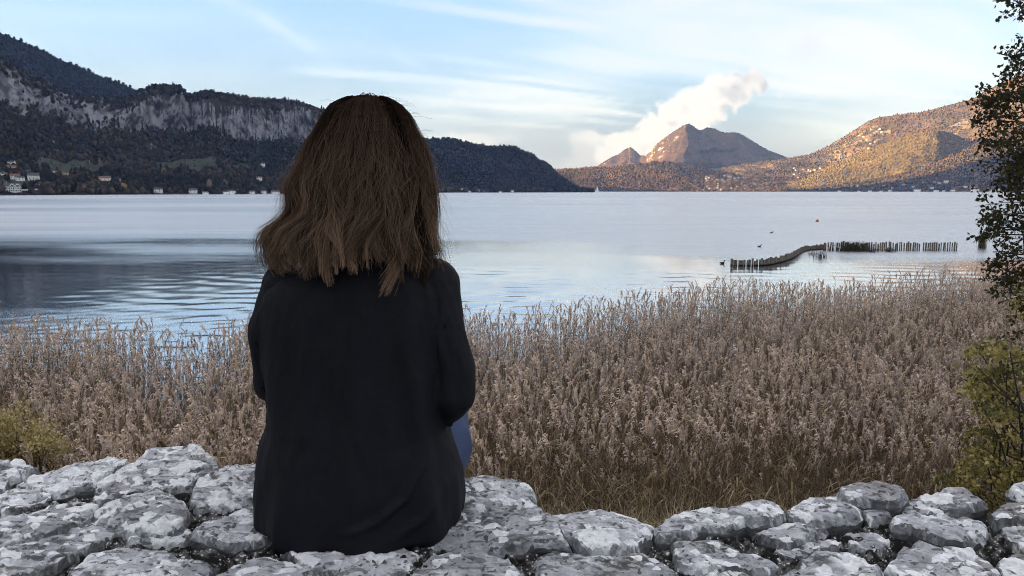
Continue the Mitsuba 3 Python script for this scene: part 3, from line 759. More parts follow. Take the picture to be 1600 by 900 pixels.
n = 3000
y = rng.uniform(8.0, 13.6, n * 3)
x = rng.uniform(-0.75, 0.75, n * 3) * (y + 1)
k = (y < 12.9) & (y > np.where(x < -1.5, 7.6, 9.5)) & (rng.random(n * 3) < np.where(x > -1, 1.0, 0.35))
v, f, c = plant(np.stack([x, y], 1)[k][:n], [sedge_variant(500 + q) for q in range(6)], 0.7, 1.35, (1, 1, 1))
add('sedge', (v, f), 'm_reed', color=c, kind='stuff', label='yellowish green sedge growing along the near edge of the reeds', category='sedge')

# ------------------------------------------------------------------ houses round the lake
rng = np.random.default_rng(31)
scene['m_render_wall'] = two({'type': 'diffuse', 'reflectance': proc(lambda p, n, uv: mix((0.66, 0.64, 0.60), (0.82, 0.80, 0.76), fbm(p.x * 0.7, p.y * 0.7, p.z * 0.7, 3)))})
scene['m_roof_tile'] = two({'type': 'diffuse', 'reflectance': proc(lambda p, n, uv: mix((0.16, 0.09, 0.07), (0.26, 0.15, 0.12), fbm(p.x * 0.9, p.y * 0.9, p.z * 2.0, 3)))})
scene['m_roof_slate'] = two({'type': 'diffuse', 'reflectance': proc(lambda p, n, uv: mix((0.06, 0.06, 0.07), (0.13, 0.13, 0.14), fbm(p.x * 0.9, p.y * 0.9, p.z * 2.0, 3)))})
scene['m_window'] = {'type': 'roughplastic', 'diffuse_reflectance': rgb(0.02, 0.024, 0.03), 'alpha': 0.08}
CLEAR = []       # ground kept free of trees: x, y, radius
FRONTS = []


def gable(w, l, h, rise):
    """Walls of a gabled house: ridge along x, foot sunk two metres."""
    prof = Polygon([(-l / 2, -2.0), (l / 2, -2.0), (l / 2, h), (0, h + rise), (-l / 2, h)])
    m = trimesh.creation.extrude_polygon(prof, w, engine='earcut')
    v = m.vertices
    m.vertices = np.stack([v[:, 2] - w / 2, v[:, 0], v[:, 1]], 1)
    m.fix_normals()
    return m


def gable_roof(w, l, h, rise, over=0.5, th=0.35):
    k = rise / (l / 2)
    o = l / 2 + over
    prof = Polygon([(-o, h - k * over + 0.03), (0, h + rise + 0.03), (o, h - k * over + 0.03), (o, h - k * over + th), (0, h + rise + th + 0.08), (-o, h - k * over + th)])
    m = trimesh.creation.extrude_polygon(prof, w + 2 * over, engine='earcut')
    v = m.vertices
    m.vertices = np.stack([v[:, 2] - w / 2 - over, v[:, 0], v[:, 1]], 1)
    m.fix_normals()
    return m


def moved(m, p, rot):
    m = m.copy()
    c_, s_ = math.cos(rot), math.sin(rot)
    v = m.vertices
    m.vertices = np.stack([v[:, 0] * c_ - v[:, 1] * s_ + p[0], v[:, 0] * s_ + v[:, 1] * c_ + p[1], v[:, 2] + p[2]], 1)
    return m


def house(p, w, l, h, rise, rot, roof, label, group=None, base='house', windows=0):
    key = thing(base, label, 'house', group)
    add('wall', moved(gable(w, l, h, rise), p, rot), 'm_render_wall', key)
    add('roof', moved(gable_roof(w, l, h, rise), p, rot), roof, key)
    if windows:
        for side in (-1, 1):
            for k in range(windows):
                for zf in ((1.2, 3.9) if h > 4.5 else (1.2,)):
                    b = trimesh.creation.box((1.1, 0.16, 1.5))
                    b.apply_translation([-w / 2 + (k + 0.5) * w / windows, side * (l / 2 + 0.04), zf + 0.75])
                    add('window', moved(b, p, rot), 'm_window', key)
    CLEAR.append((p[0], p[1], max(w, l) * 0.75))
    r = np.array(p[:2]) / np.hypot(*p[:2])
    for d in (0.6, 1.2, 1.8):
        CLEAR.append((p[0] - r[0] * w * d, p[1] - r[1] * w * d, w * 0.62))
    return key


def facing(p, jitter=0.5):
    """Turn of a house whose long side looks at the lake."""
    return math.atan2(p[1], p[0]) - math.pi / 2 + rng.uniform(-jitter, jitter)


LEFT_HOUSES = [
    (10, 253, 9, 'm_roof_slate', 'small white house highest on the slope at the left edge', 2), (20, 252.5, 8, 'm_roof_slate', 'small white house beside the highest one at the left edge', 2),
    (17, 263, 14, 'm_roof_tile', 'long white house in the middle of the hamlet above the big villa', 3), (4, 272, 9, 'm_roof_slate', 'white house at the very left edge above the meadow', 2),
    (24, 276, 12, 'm_roof_tile', 'white house behind the villa, just over the green meadow', 3), (46, 268, 10, 'm_roof_slate', 'white house among dark trees to the right of the left hamlet', 2),
    (33, 279, 10, 'm_roof_slate', 'low pale house on the meadow edge behind the villa', 2), (54, 279, 18, 'm_roof_slate', 'long low white house to the right of the meadow above the villa', 4),
    (85, 269, 10, 'm_roof_slate', 'white house high among the trees right of the left hamlet', 2), (66, 287, 7, 'm_roof_slate', 'small bright white house right of the villa by the shore road', 1),
    (81, 286, 5, 'm_roof_tile', 'tiny white house between the villa and the pink-roofed house', 1), (101, 272, 11, 'm_roof_tile', 'house with a reddish front half hidden by trees on the left slope', 2),
    (142, 278, 8, 'm_roof_tile', 'small pinkish house left of the pink-roofed house', 1), (164, 281, 16, 'm_roof_tile', 'white house with a pink tiled roof on the left slope', 3),
    (190, 279.5, 8, 'm_roof_slate', 'small white house right of the pink-roofed house', 1), (123, 297.5, 4, 'm_roof_slate', 'tiny white boathouse in the trees on the left shore', 1),
    (247, 297, 11, 'm_roof_slate', 'tall white house on the left shore below dark conifers', 2), (301, 298, 12, 'm_roof_slate', 'white house on the shore with a grey roof stepping down to its left', 2),
    (267, 272, 6, 'm_roof_tile', 'tiny pale house high in the trees above the left shore', 1), (322, 300.5, 8, 'm_roof_slate', 'low white boathouse on the left shore below the pale poplar', 1),
    (353, 299.5, 7, 'm_roof_slate', 'first of three white houses in a row on the shore', 1), (360, 299, 10, 'm_roof_slate', 'middle one of three white houses in a row on the shore', 2), (366, 300, 6, 'm_roof_slate', 'last of three white houses in a row on the shore', 1),
    (394, 299.5, 8, 'm_roof_tile', 'white house by the shore with a brown roof left of the hair', 1), (413, 298.5, 9, 'm_roof_slate', 'pointed white house on the shore close to the hair', 1), (430, 300.5, 14, 'm_roof_slate', 'long low white building on the shore touching the hair', 3),
    (406, 277, 10, 'm_roof_tile', 'white house half way up the wooded slope left of the hair', 2), (411, 255, 10, 'm_roof_slate', 'pale house high on the slope left of the hair', 2), (17, 291, 0, '', '', 0)]
for px, py, w, roof, lab, nwin in LEFT_HOUSES:
    if not w:
        continue
    p = hill_point(CLIFF, px, py + 3.0 * (w > 6) + 1.0)
    w *= 1.15
    house(p, w, w * rng.uniform(0.55, 0.75), w * rng.uniform(0.34, 0.45) + 0.8, w * 0.20, facing(p), roof, lab, None, windows=nwin)

# the big villa with two round-headed dormers
vp = hill_point(CLIFF, 19, 300)
vr = facing(vp, 0.0)
villa = thing('villa', 'large white villa with two round-arched gables above the left shore', 'villa')
VW, VL, VH = 21.0, 12.0, 8.4
add('wall', moved(gable(VW, VL, VH, 4.2), vp, vr), 'm_render_wall', villa)
add('roof', moved(gable_roof(VW, VL, VH, 4.2, 0.7), vp, vr), 'm_roof_slate', villa)
ar = np.linspace(0, np.pi, 17)
for dx in (-0.5, 6.2):
    arch = Polygon([(-2.9, -0.4)] + [(2.9 * math.cos(t), 0.2 + 3.9 * math.sin(t)) for t in ar[::-1]] + [(2.9, -0.4)])
    inner = Polygon([(-1.9, -0.2)] + [(1.9 * math.cos(t), 0.3 + 2.4 * math.sin(t)) for t in ar[::-1]] + [(1.9, -0.2)])
    for g, depth, y0, m, nm in ((arch, 3.5, -VL / 2 - 0.4, 'm_render_wall', 'gable'), (inner, 0.2, -VL / 2 - 0.5, 'm_window', 'window')):
        b = trimesh.creation.extrude_polygon(g, depth, engine='earcut')
        v = b.vertices
        b.vertices = np.stack([v[:, 0] + dx, v[:, 2] + y0, v[:, 1] + VH - 0.6], 1)
        b.fix_normals()
        add(nm, moved(b, vp, vr), m, villa)
for zf in (1.0, 4.4):
    for k in range(8):
        b = trimesh.creation.box((1.5, 0.16, 2.1))
        b.apply_translation([-VW / 2 + (k + 0.5) * VW / 8, -VL / 2 - 0.05, zf + 1.0])
        add('window', moved(b, vp, vr), 'm_window', villa)
ch = trimesh.creation.box((1.2, 1.2, 3.4))
ch.apply_translation([-7.2, 0, VH + 4.2])
add('chimney', moved(ch, vp, vr), 'm_render_wall', villa)
CLEAR += [(vp[0], vp[1], 16)] + [(vp[0] * k, vp[1] * k, 14) for k in (0.985, 0.97, 0.955, 0.94)]
# the pale wall along the shore road
rp = [hill_point(CLIFF, x, 298 - 0.05 * (x - 34)) for x in (34, 50, 58)]
v, f = tube(np.array(rp) + [0, 0, 0.8], 1.1, 6)
add('retaining_wall', (v, f), 'm_render_wall', label='pale retaining wall along the road right of the big villa', category='wall')
CLEAR += [(q[0] * k, q[1] * k, 12) for q in rp for k in (1, 0.985)]

ORD = ['leftmost'] + [w + ' from the left' for w in ('second', 'third', 'fourth', 'fifth', 'sixth', 'seventh', 'eighth', 'ninth', 'tenth', 'eleventh', 'twelfth', 'thirteenth', 'fourteenth', 'fifteenth', 'sixteenth', 'seventeenth', 'eighteenth', 'nineteenth', 'twentieth', 'twenty-first', 'twenty-second', 'twenty-third', 'twenty-fourth')] + ['rightmost']
G1 = 'houses of the hamlet at the foot of the dark wooded hill'
for no, (px, py, w) in enumerate(sorted(((686, 291, 12), (708, 287.5, 10), (717, 287, 9), (711, 295, 13), (721, 295, 13), (733, 298, 8), (748, 296.5, 10), (755, 297, 8), (761, 296.5, 8), (782, 299, 9), (801, 297.5, 10), (696, 296, 9), (703, 297, 9), (728, 290, 8)))):
    p = hill_point(WOOD, px, py + 2.5)
    house(p, w * 1.1, w * 0.7, w * 0.45 + 1, w * 0.22, facing(p), rng.choice(['m_roof_tile', 'm_roof_slate']), 'little white house ' + ORD[no] + ' in the hamlet below the dark hill', G1)

# the white castle on its point
cp = hill_point(AUTUMN, 932, 299.6)
ck = thing('castle', 'small white castle with a pointed tower on the far shore below the autumn wood', 'castle')
add('wall', moved(gable(30, 18, 13, 7), cp, 0.1), 'm_render_wall', ck)
add('roof', moved(gable_roof(30, 18, 13, 7, 1.0, 0.6), cp, 0.1), 'm_roof_slate', ck)
tw_ = trimesh.creation.box((11, 11, 28)); tw_.apply_translation([2, -12, 12])
add('tower', moved(tw_, cp, 0.1), 'm_render_wall', ck)
cone = trimesh.creation.cone(8.0, 13, sections=4); cone.apply_transform(trimesh.transformations.rotation_matrix(math.pi / 4, [0, 0, 1])); cone.apply_translation([2, -12, 26])
add('spire', moved(cone, cp, 0.1), 'm_render_wall', ck)
CLEAR += [(cp[0] * k, cp[1] * k, 45) for k in (1, 0.994, 0.985, 0.975)]

G2 = 'houses of the sunlit village across the lake'
for k in range(120):
    px = rng.uniform(1085, 1300)
    band = np.interp(px, [1085, 1150, 1220, 1300], [278, 272, 262, 262])
    py = rng.uniform(band, 298)
    if py > 292 - (px - 1220) * 0.05 and px > 1225:
        continue
    hk = RIGHT if px > 1130 else AUTUMN
    p = hill_point(hk, px, py)
    p2 = hill_point(AUTUMN, px, py) if px < 1240 else p
    if np.hypot(*p2[:2]) < np.hypot(*p[:2]) and p2[2] > 0.5:
        p = p2
    w = rng.uniform(13, 22)
    house(p, w, w * 0.7, w * 0.4, w * 0.25, rng.uniform(0, 3.1), rng.choice(['m_roof_tile', 'm_roof_tile', 'm_roof_slate']), 'tiny pale house of the sunlit village on the far shore', G2)
G3 = 'houses in the shade on the right shore'
for no, (px, py, w) in enumerate(sorted(((1312, 299, 16), (1343, 299, 14), (1358, 299, 18), (1362, 294, 14), (1382, 290, 13), (1377, 299, 16), (1394, 294, 15), (1392, 298.5, 22), (1412, 289, 18), (1425, 292, 18), (1440, 285, 15), (1459, 284.5, 15), (1466, 286, 16), (1478, 284, 24), (1457, 294, 22), (1474, 298.5, 14), (1510, 292, 18), (1518, 294, 22), (1433, 298.5, 34),
                  (1522, 298.5, 40), (1463, 299, 24), (1340, 291, 12), (1490, 298, 22), (1550, 298.5, 26), (1560, 297, 24)))):
    p = hill_point(FRONT, px, py + 0.8)
    house(p, w * 1.2, w * 0.75, w * 0.34 + 2, w * 0.2, facing(p), rng.choice(['m_roof_tile', 'm_roof_slate']), 'small pale house ' + ORD[no] + ' on the shaded right shore', G3)
G4 = 'houses high on the sunny right slope'
for no, (px, py, w) in enumerate(sorted(((1362, 203, 30), (1373, 203, 34), (1376, 207, 26), (1343, 212, 26), (1350, 214, 26), (1354, 219, 24), (1361, 225, 22), (1358, 232, 22), (1345, 241, 20), (1366, 222, 22)))):
    p = hill_point(RIGHT, px, py)
    house(p, w * 0.9, w * 0.6, w * 0.3, w * 0.18, rng.uniform(0, 3), 'm_roof_tile', 'tiny pale house ' + ORD[no] + ' high on the sunny right slope', G4)

# ------------------------------------------------------------------ woods on the slopes
ico0 = trimesh.creation.icosphere(0)
ico1 = trimesh.creation.icosphere(1)


def crown(seed, ico, amp, cone=0.0):
    r = np.random.default_rng(seed)
    v = ico.vertices.copy()
    v *= 1 + amp * (meshkit.fbm(v * 1.7 + seed * 3.1, 3, seed) - 0.5)[:, None] * 2
    if cone:
        z = (v[:, 2] + 1) / 2
        v[:, :2] *= ((1 - z) * 1.25 + 0.06)[:, None]
    v[:, 2] += 0.75
    shade = np.ones(len(v))
    return v, ico.faces, shade


def wood(key, n, hgt, palette, weights, name, label, ico, patch=220.0, tmax=0.99, tmin=0.01, slope_max=0.8, meadows=(), shores=0.0, conifers=0.22, alt_scale=0.0, rock=None):
    h = HILLS[key]
    nA, nT = h['X'].shape
    area = np.gradient(h['X'], axis=0) ** 2 + np.gradient(h['Y'], axis=0) ** 2
    wgt = np.sqrt(area) * np.gradient(h['R'], axis=1)
    view = (np.abs(h['az']) < 39)[:, None]
    wgt = np.abs(wgt) * view * (h['t'] > tmin) * (h['t'] < tmax)
    wgt = wgt * (1 / np.maximum(h['R'], 1)) ** 0.6
    wgt = (wgt / wgt.sum()).ravel()
    idx = rng.choice(wgt.size, n, p=wgt)
    i, j = np.minimum(idx // nT, nA - 2), np.minimum(idx % nT, nT - 2)
    a, b = rng.random(n), rng.random(n)
    P = np.stack([(h[c][i, j] * (1 - a) + h[c][i + 1, j] * a) * (1 - b) + (h[c][i, j + 1] * (1 - a) + h[c][i + 1, j + 1] * a) * b for c in 'XYZ'], 1)
    ok = (h['slope'][i, j] < slope_max) & (P[:, 2] > 0.6)
    if rock is not None:
        ok &= ~rock(P)
    for m in meadows:
        ok &= ~shapely.contains_xy(m, P[:, 0], P[:, 1])
    for x, y, r in CLEAR:
        ok &= (P[:, 0] - x) ** 2 + (P[:, 1] - y) ** 2 > r * r
    P = P[ok]
    n = len(P)
    s = hgt * rng.uniform(0.6, 1.35, n) * (0.75 + 0.5 * nfbm(P[:, 0], P[:, 1], patch * 0.4, 3, 5))
    pal = np.array(palette)
    w = nfbm(P[:, 0], P[:, 1], patch, 4, 6)
    pick = np.clip(((w - 0.25) / 0.5 * 0.7 + rng.random(n) * 0.5 - 0.1) * len(pal), 0, len(pal) - 1).astype(int)
    col = pal[pick] * rng.uniform(0.7, 1.35, (n, 1)) * rng.uniform(0.92, 1.08, (n, 3))
    con = (rng.random(n) < conifers * 2 * nfbm(P[:, 0], P[:, 1], patch * 0.7, 3, 9))
    col[con] = np.array([0.011, 0.014, 0.013]) * rng.uniform(0.7, 1.4, (con.sum(), 1))
    vs, fs, cs, at = [], [], [], 0
    var = rng.integers(0, 5, n)
    for k in range(5):
        for kind in (0, 1):
            q = (var == k) & (con == bool(kind))
            if not q.any():
                continue
            v, f, sh = crown(40 + k, ico, 0.34, kind)
            sc = np.stack([s[q] * (0.42 if not kind else 0.30), s[q] * (0.42 if not kind else 0.30), s[q] * (0.50 if not kind else 0.66) * rng.uniform(0.85, 1.2, q.sum())], 1)
            vv, ff, cc = tile(v, f, P[q] - [0, 0, 0.5], sc, rng.uniform(0, 6.28, q.sum()), col[q], sh)
            vs.append(vv); fs.append(ff + at); cs.append(cc); at += len(vv)
    add(name, (np.vstack(vs), np.vstack(fs)), 'm_foliage', color=np.vstack(cs), smooth=True, kind='stuff', label=label, category='woods')


def field(key, pts):
    return Polygon([hill_point(key, *p)[:2] for p in pts]).buffer(4)


MEADOWS = [field(CLIFF, q) for q in ([(38, 262), (60, 253), (110, 252), (160, 253), (160, 266), (110, 268), (60, 266)], [(0, 289), (0, 281), (30, 281), (48, 284), (46, 289)], [(235, 262), (270, 253), (330, 250), (345, 258), (330, 265), (270, 266)], [(360, 260), (372, 258), (388, 260), (385, 264), (365, 264)], [(310, 251), (325, 246), (338, 247), (336, 252)], [(190, 260), (225, 256), (228, 263), (195, 264)])]


def lawn(p, n, uv):
    return mix((0.040, 0.050, 0.040), (0.080, 0.086, 0.070), fbm(p.x / 14, p.y / 14, p.z / 14, 4))


scene['m_lawn'] = two({'type': 'diffuse', 'reflectance': proc(lawn)})
for mpoly in MEADOWS:
    if mpoly.geom_type != 'Polygon':
        continue
    h = HILLS[CLIFF]
    x0, y0, x1, y1 = mpoly.bounds
    g = np.stack(np.meshgrid(np.arange(x0, x1, 9.0), np.arange(y0, y1, 9.0)), -1).reshape(-1, 2)
    g = np.vstack([g[shapely.contains_xy(mpoly, g[:, 0], g[:, 1])], resample(np.array(mpoly.exterior.coords)[:-1], 9.0)])
    az = np.degrees(np.arctan2(g[:, 0], g[:, 1]))
    i = np.interp(az, h['az'], np.arange(len(h['az'])))
    i0 = np.clip(i.astype(int), 0, len(h['az']) - 2)
    R = np.hypot(g[:, 0], g[:, 1])
    z = np.array([(1 - (a - b)) * np.interp(r, np.hypot(h['X'][b], h['Y'][b]), h['Z'][b]) + (a - b) * np.interp(r, np.hypot(h['X'][b + 1], h['Y'][b + 1]), h['Z'][b + 1]) for a, b, r in zip(i, i0, R)])
    tri = Delaunay(g).simplices
    c_ = g[tri].mean(1)
    tri = tri[shapely.contains_xy(mpoly, c_[:, 0], c_[:, 1])]
    add('meadow', (np.column_stack([g, z + 0.7]), tri), 'm_lawn', smooth=True, kind='structure')

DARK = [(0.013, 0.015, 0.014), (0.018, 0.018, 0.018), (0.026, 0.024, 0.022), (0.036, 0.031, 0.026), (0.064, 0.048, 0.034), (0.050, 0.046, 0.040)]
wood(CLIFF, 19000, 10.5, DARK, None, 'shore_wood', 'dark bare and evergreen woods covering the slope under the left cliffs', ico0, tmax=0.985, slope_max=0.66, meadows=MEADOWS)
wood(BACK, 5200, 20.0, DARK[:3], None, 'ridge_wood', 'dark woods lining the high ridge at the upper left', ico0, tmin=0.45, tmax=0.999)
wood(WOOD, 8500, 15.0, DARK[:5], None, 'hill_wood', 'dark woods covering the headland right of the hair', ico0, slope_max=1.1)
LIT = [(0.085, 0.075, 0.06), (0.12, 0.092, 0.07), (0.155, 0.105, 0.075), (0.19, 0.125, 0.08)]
oc = trimesh.creation.icosphere(0)
wood(AUTUMN, 13000, 15.0, LIT, None, 'autumn_wood', 'russet autumn woods on the low sunlit hill across the lake', oc, conifers=0.25)
wood(RIGHT, 15000, 16.0, LIT[:3], None, 'mountain_wood', 'brown woods scattered over the sunlit right mountain', oc, patch=500.0, tmax=0.99, conifers=0.3)
wood(SPUR, 10000, 14.0, [(0.15, 0.12, 0.07), (0.18, 0.14, 0.08), (0.21, 0.165, 0.09)], None, 'spur_wood', 'golden autumn woods on the rounded spur of the right mountain', oc, conifers=0.05)
wood(FRONT, 10000, 14.0, [(0.07, 0.065, 0.055), (0.10, 0.085, 0.065), (0.15, 0.105, 0.075)], None, 'right_shore_wood', 'brown woods on the shaded slope above the right shore', oc, conifers=0.35)

# single trees that stand out on the left shore


def far_tree(px, py, h_, r_, col, shape, label, category='tree', group=None):
    p = hill_point(CLIFF, px, py)
    key = thing('tree', label, category, group)
    add('trunk', tube([p - [0, 0, 1], p + [0, 0, h_ * 0.4]], [0.35, 0.2], 6), 'm_bark', key)
    v, f, _ = crown(int(px), trimesh.creation.icosphere(3), 0.30, shape == 'cone')
    v = v + 0.10 * (meshkit.fbm(v * 5 + px, 3, 4) - 0.5)[:, None] * v
    v = v * [r_, r_, h_ / 2] + p + [0, 0, h_ * 0.12]
    c_ = np.array(col) * (0.7 + 0.7 * meshkit.fbm(v / 1.6, 3, 8))[:, None]
    add('crown', (v, f), 'm_foliage', key, color=c_, smooth=True)


scene['m_bark'] = two({'type': 'diffuse', 'reflectance': proc(lambda p, n, uv: mix((0.035, 0.030, 0.026), (0.11, 0.095, 0.08), fbm(p.x * 25, p.y * 25, p.z * 6, 4)))})
far_tree(155, 262, 21, 2.6, (0.11, 0.095, 0.075), 'oval', 'slim pale poplar standing alone at the end of the meadow')
far_tree(328, 298, 21, 4.6, (0.14, 0.11, 0.085), 'oval', 'pale pointed tree on the left shore between white houses')
far_tree(353, 294, 17, 4.8, (0.10, 0.08, 0.06), 'oval', 'round pale brown tree right of the pale pointed tree on the shore')
far_tree(237, 297, 30, 8.0, (0.022, 0.023, 0.022), 'cone', 'broad dark conifer beside the tall white shore house')
far_tree(168, 277, 24, 12.0, (0.022, 0.022, 0.021), 'oval', 'big dark round tree behind the pink-roofed house')
far_tree(75, 287, 24, 10.0, (0.020, 0.022, 0.021), 'oval', 'big dark tree in the left hamlet right of the villa')
far_tree(70, 268, 17, 7.0, (0.022, 0.025, 0.024), 'oval', 'dark round tree at the lower edge of the upper meadow')
far_tree(35, 266, 17, 7.0, (0.022, 0.025, 0.024), 'oval', 'dark round tree between the two left hamlets')
far_tree(194, 298, 13, 6.0, (0.22, 0.13, 0.055), 'oval', 'small orange autumn tree low on the left shore')
far_tree(133, 300, 9, 3.4, (0.16, 0.105, 0.055), 'oval', 'small yellowish bush at the water on the left shore')
far_tree(257, 274, 17, 5.5, (0.12, 0.09, 0.07), 'oval', 'pale reddish tree above the left shore woods')

# ------------------------------------------------------------------ breakwater of wooden piles
scene['m_pile'] = two({'type': 'diffuse', 'reflectance': proc(lambda p, n, uv: mix(mix((0.05, 0.043, 0.037), (0.24, 0.20, 0.17), fbm(p.x * 9, p.y * 9, p.z * 2.5, 4)), (0.012, 0.012, 0.011), smoothstep(0.16, 0.02, p.z)))})
bw = thing('breakwater', 'curving row of weathered wooden piles standing in the lake', 'breakwater')


def water_at(px, py):
    return on_z(px, py, 0.0)


line = [water_at(*q) for q in ((1143, 415), (1165, 415.2), (1190, 415), (1204, 413.5), (1222, 409.5), (1236, 404.5), (1246, 399), (1254, 394), (1262, 391.5), (1275, 390.5), (1287, 389.5))]
line = resample(np.vstack([np.array(line)[:, :2], np.array(line)[-2:0:-1, :2]]), 0.208)
line = line[:len(line) // 2 + 1]
for k, (x, y) in enumerate(line):
    hgt = 0.50 + 0.05 * rng.normal() + (0.10 if k == 0 else 0)
    r = rng.uniform(0.085, 0.112)
    lean = rng.normal(0, 0.02, 2)
    v, f = tube([[x, y, -0.5], [x + lean[0], y + lean[1], hgt]], [r, r * 0.96], 8)
    add('pile', (v, f), 'm_pile', bw, smooth=40)
back = np.linspace(0, 1, 62)
q0, q1 = water_at(1287, 391.2), water_at(1494, 391.5)
for k, t in enumerate(back):
    x, y = (q0 * (1 - t) + q1 * t)[:2]
    if 0.055 < t < 0.10 and k % 2 or (rng.random() < 0.10 and 0.45 < t < 0.95):
        continue
    hgt = 0.80 + 0.06 * rng.normal() + (0.12 if k == len(back) - 2 else 0)
    r = rng.uniform(0.07, 0.105) if t < 0.45 else rng.uniform(0.055, 0.09)
    lean = rng.normal(0, 0.03, 2)
    v, f = tube([[x, y, -0.5], [x + lean[0], y + lean[1], hgt]], [r, r * 0.95], 8)
    add('pile', (v, f), 'm_pile', bw, smooth=40)

def tuft(p, n, h_, r_, col, label):
    vs, fs, at = [], [], 0
    for k in range(n):
        b = np.array([p[0] + rng.normal(0, r_ * 0.6), p[1] + rng.normal(0, 0.25), -0.05])
        a = rng.uniform(0, 6.28)
        e = np.array([math.cos(a), math.sin(a), 0])
        L = h_ * rng.uniform(0.5, 1.1)
        pp = np.array([b, b + [0, 0, L * 0.6] + e * 0.04, b + [0, 0, L] + e * 0.16])
        w = np.array([0.014, 0.010, 0.002])[:, None]
        s_ = np.array([-e[1], e[0], 0]) if abs(e[0]) < 0.7 else np.array([1.0, 0, 0])
        v = np.empty((6, 3)); v[0::2], v[1::2] = pp - s_ * w, pp + s_ * w
        i = np.arange(2) * 2
        vs.append(v); fs.append(np.vstack([np.stack([i, i + 1, i + 3], 1), np.stack([i, i + 3, i + 2], 1)]) + 6 * k)
    vs = np.vstack(vs)
    c_ = np.tile(np.array(col), (len(vs), 1)) * rng.uniform(0.6, 1.4, (len(vs), 1))
    add('reed_tuft', (vs, np.vstack(fs)), 'm_foliage', color=c_, label=label, category='reeds', kind='stuff')


tuft(water_at(1332, 392.5), 520, 1.05, 1.6, (0.045, 0.042, 0.03), 'dense dark tuft of reeds in front of the back row of piles')
tuft(water_at(1281, 402), 60, 0.75, 0.55, (0.05, 0.045, 0.035), 'thin dark reed tuft in the water before the bend of the breakwater')
tuft(water_at(1268, 398), 30, 0.5, 0.3, (0.05, 0.045, 0.035), 'smallest reed tuft just below the bend of the breakwater')
tuft(water_at(1362, 394), 60, 0.6, 0.5, (0.05, 0.045, 0.035), 'small reed tuft right of the dense dark one at the piles')
tuft(water_at(1389, 393.5), 70, 0.6, 0.5, (0.05, 0.045, 0.035), 'small reed tuft by the middle of the back row of piles')
tuft(water_at(1535, 388), 150, 2.0, 0.28, (0.085, 0.075, 0.045), 'tall thin clump of reeds alone in the water near the right tree')

# buoy and ducks
bp = water_at(1277, 346.5)
by = thing('buoy', 'small orange buoy floating on the open lake above the piles', 'buoy')
scene['m_buoy'] = {'type': 'roughplastic', 'diffuse_reflectance': rgb(0.40, 0.15, 0.07), 'alpha': 0.2}
b = trimesh.creation.icosphere(3, 0.32); b.apply_scale([1, 1, 0.9]); b.apply_translation([bp[0], bp[1], 0.18])
add('float', b, 'm_buoy', by, smooth=True)
add('ring', tube([[bp[0], bp[1], 0.42], [bp[0], bp[1], 0.58]], [0.05, 0.05], 8), 'm_pile', by)
scene['m_duck'] = {'type': 'diffuse', 'reflectance': rgb(0.03, 0.028, 0.026)}
for px, py, lab in ((1187, 386, 'dark duck on the lake left of the bend in the breakwater'), (1206, 364, 'dark duck farther out, up and right of the nearer ones'), (1129, 412, 'dark duck just left of the end of the breakwater')):
    p = water_at(px, py)
    man = Manifold.batch_hull([ball_(p + [-0.12, 0, 0.05], 0.06) for ball_ in (lambda q, r: Manifold.sphere(r, 14).translate([float(a) for a in q]),)] + [Manifold.sphere(0.085, 14).translate([float(p[0] + 0.05), float(p[1]), 0.06])] + [Manifold.sphere(0.02, 10).translate([float(p[0] - 0.24), float(p[1]), 0.11])])
    nk = Manifold.batch_hull([Manifold.sphere(0.035, 12).translate([float(p[0] + 0.11), float(p[1]), 0.12]), Manifold.sphere(0.03, 12).translate([float(p[0] + 0.14), float(p[1]), 0.24])])
    hd = Manifold.sphere(0.045, 14).translate([float(p[0] + 0.16), float(p[1]), 0.26]) + Manifold.batch_hull([Manifold.sphere(0.018, 8).translate([float(p[0] + 0.19), float(p[1]), 0.25]), Manifold.sphere(0.01, 8).translate([float(p[0] + 0.25), float(p[1]), 0.24])])
    m = (man + nk + hd).to_mesh()
    add('duck', (np.array(m.vert_properties[:, :3]), np.array(m.tri_verts)), 'm_duck', smooth=30, label=lab, category='duck')

# ------------------------------------------------------------------ tree and shrubs on the bank
scene['m_leaf'] = {'type': 'principledthin', 'base_color': VC, 'roughness': 0.5, 'diff_trans': 0.7, 'eta': 1.4}


def leaf_cloud(centres, radii, per, size, cols, seed, flat=0.7):
    """Leaves, each two bent triangles, in loose clusters round the twig ends."""
    r = np.random.default_rng(seed)
    C_ = np.repeat(centres, per, axis=0)
    Rr = np.repeat(radii, per)[:, None]
    n = len(C_)
    d = r.normal(0, 1, (n, 3))
    d /= np.linalg.norm(d, axis=1, keepdims=True)
    p = C_ + d * Rr * r.random((n, 1)) ** 0.5 * [1, 1, flat]
    ax = r.normal(0, 1, (n, 3)) + d * 0.8 + [0, 0, -0.3]
    ax /= np.linalg.norm(ax, axis=1, keepdims=True)
    sd = np.cross(ax, r.normal(0, 1, (n, 3)))
    sd /= np.linalg.norm(sd, axis=1, keepdims=True)
    up = np.cross(ax, sd)
    L = size * r.uniform(0.6, 1.3, (n, 1))
    w = L * r.uniform(0.30, 0.42, (n, 1))
    v = np.stack([p, p + ax * L * 0.5 + sd * w + up * L * 0.10, p + ax * L, p + ax * L * 0.5 - sd * w + up * L * 0.10], 1).reshape(-1, 3)
    f = (np.array([[0, 1, 2], [0, 2, 3]])[None] + (np.arange(n) * 4)[:, None, None]).reshape(-1, 3)
    pal = np.array(cols)
    k = np.repeat(r.integers(0, len(pal), len(centres)), per)
    k = np.where(r.random(n) < 0.3, r.integers(0, len(pal), n), k)
    c_ = np.repeat(pal[k] * r.uniform(0.6, 1.4, (n, 1)), 4, axis=0)
    return v, f, c_


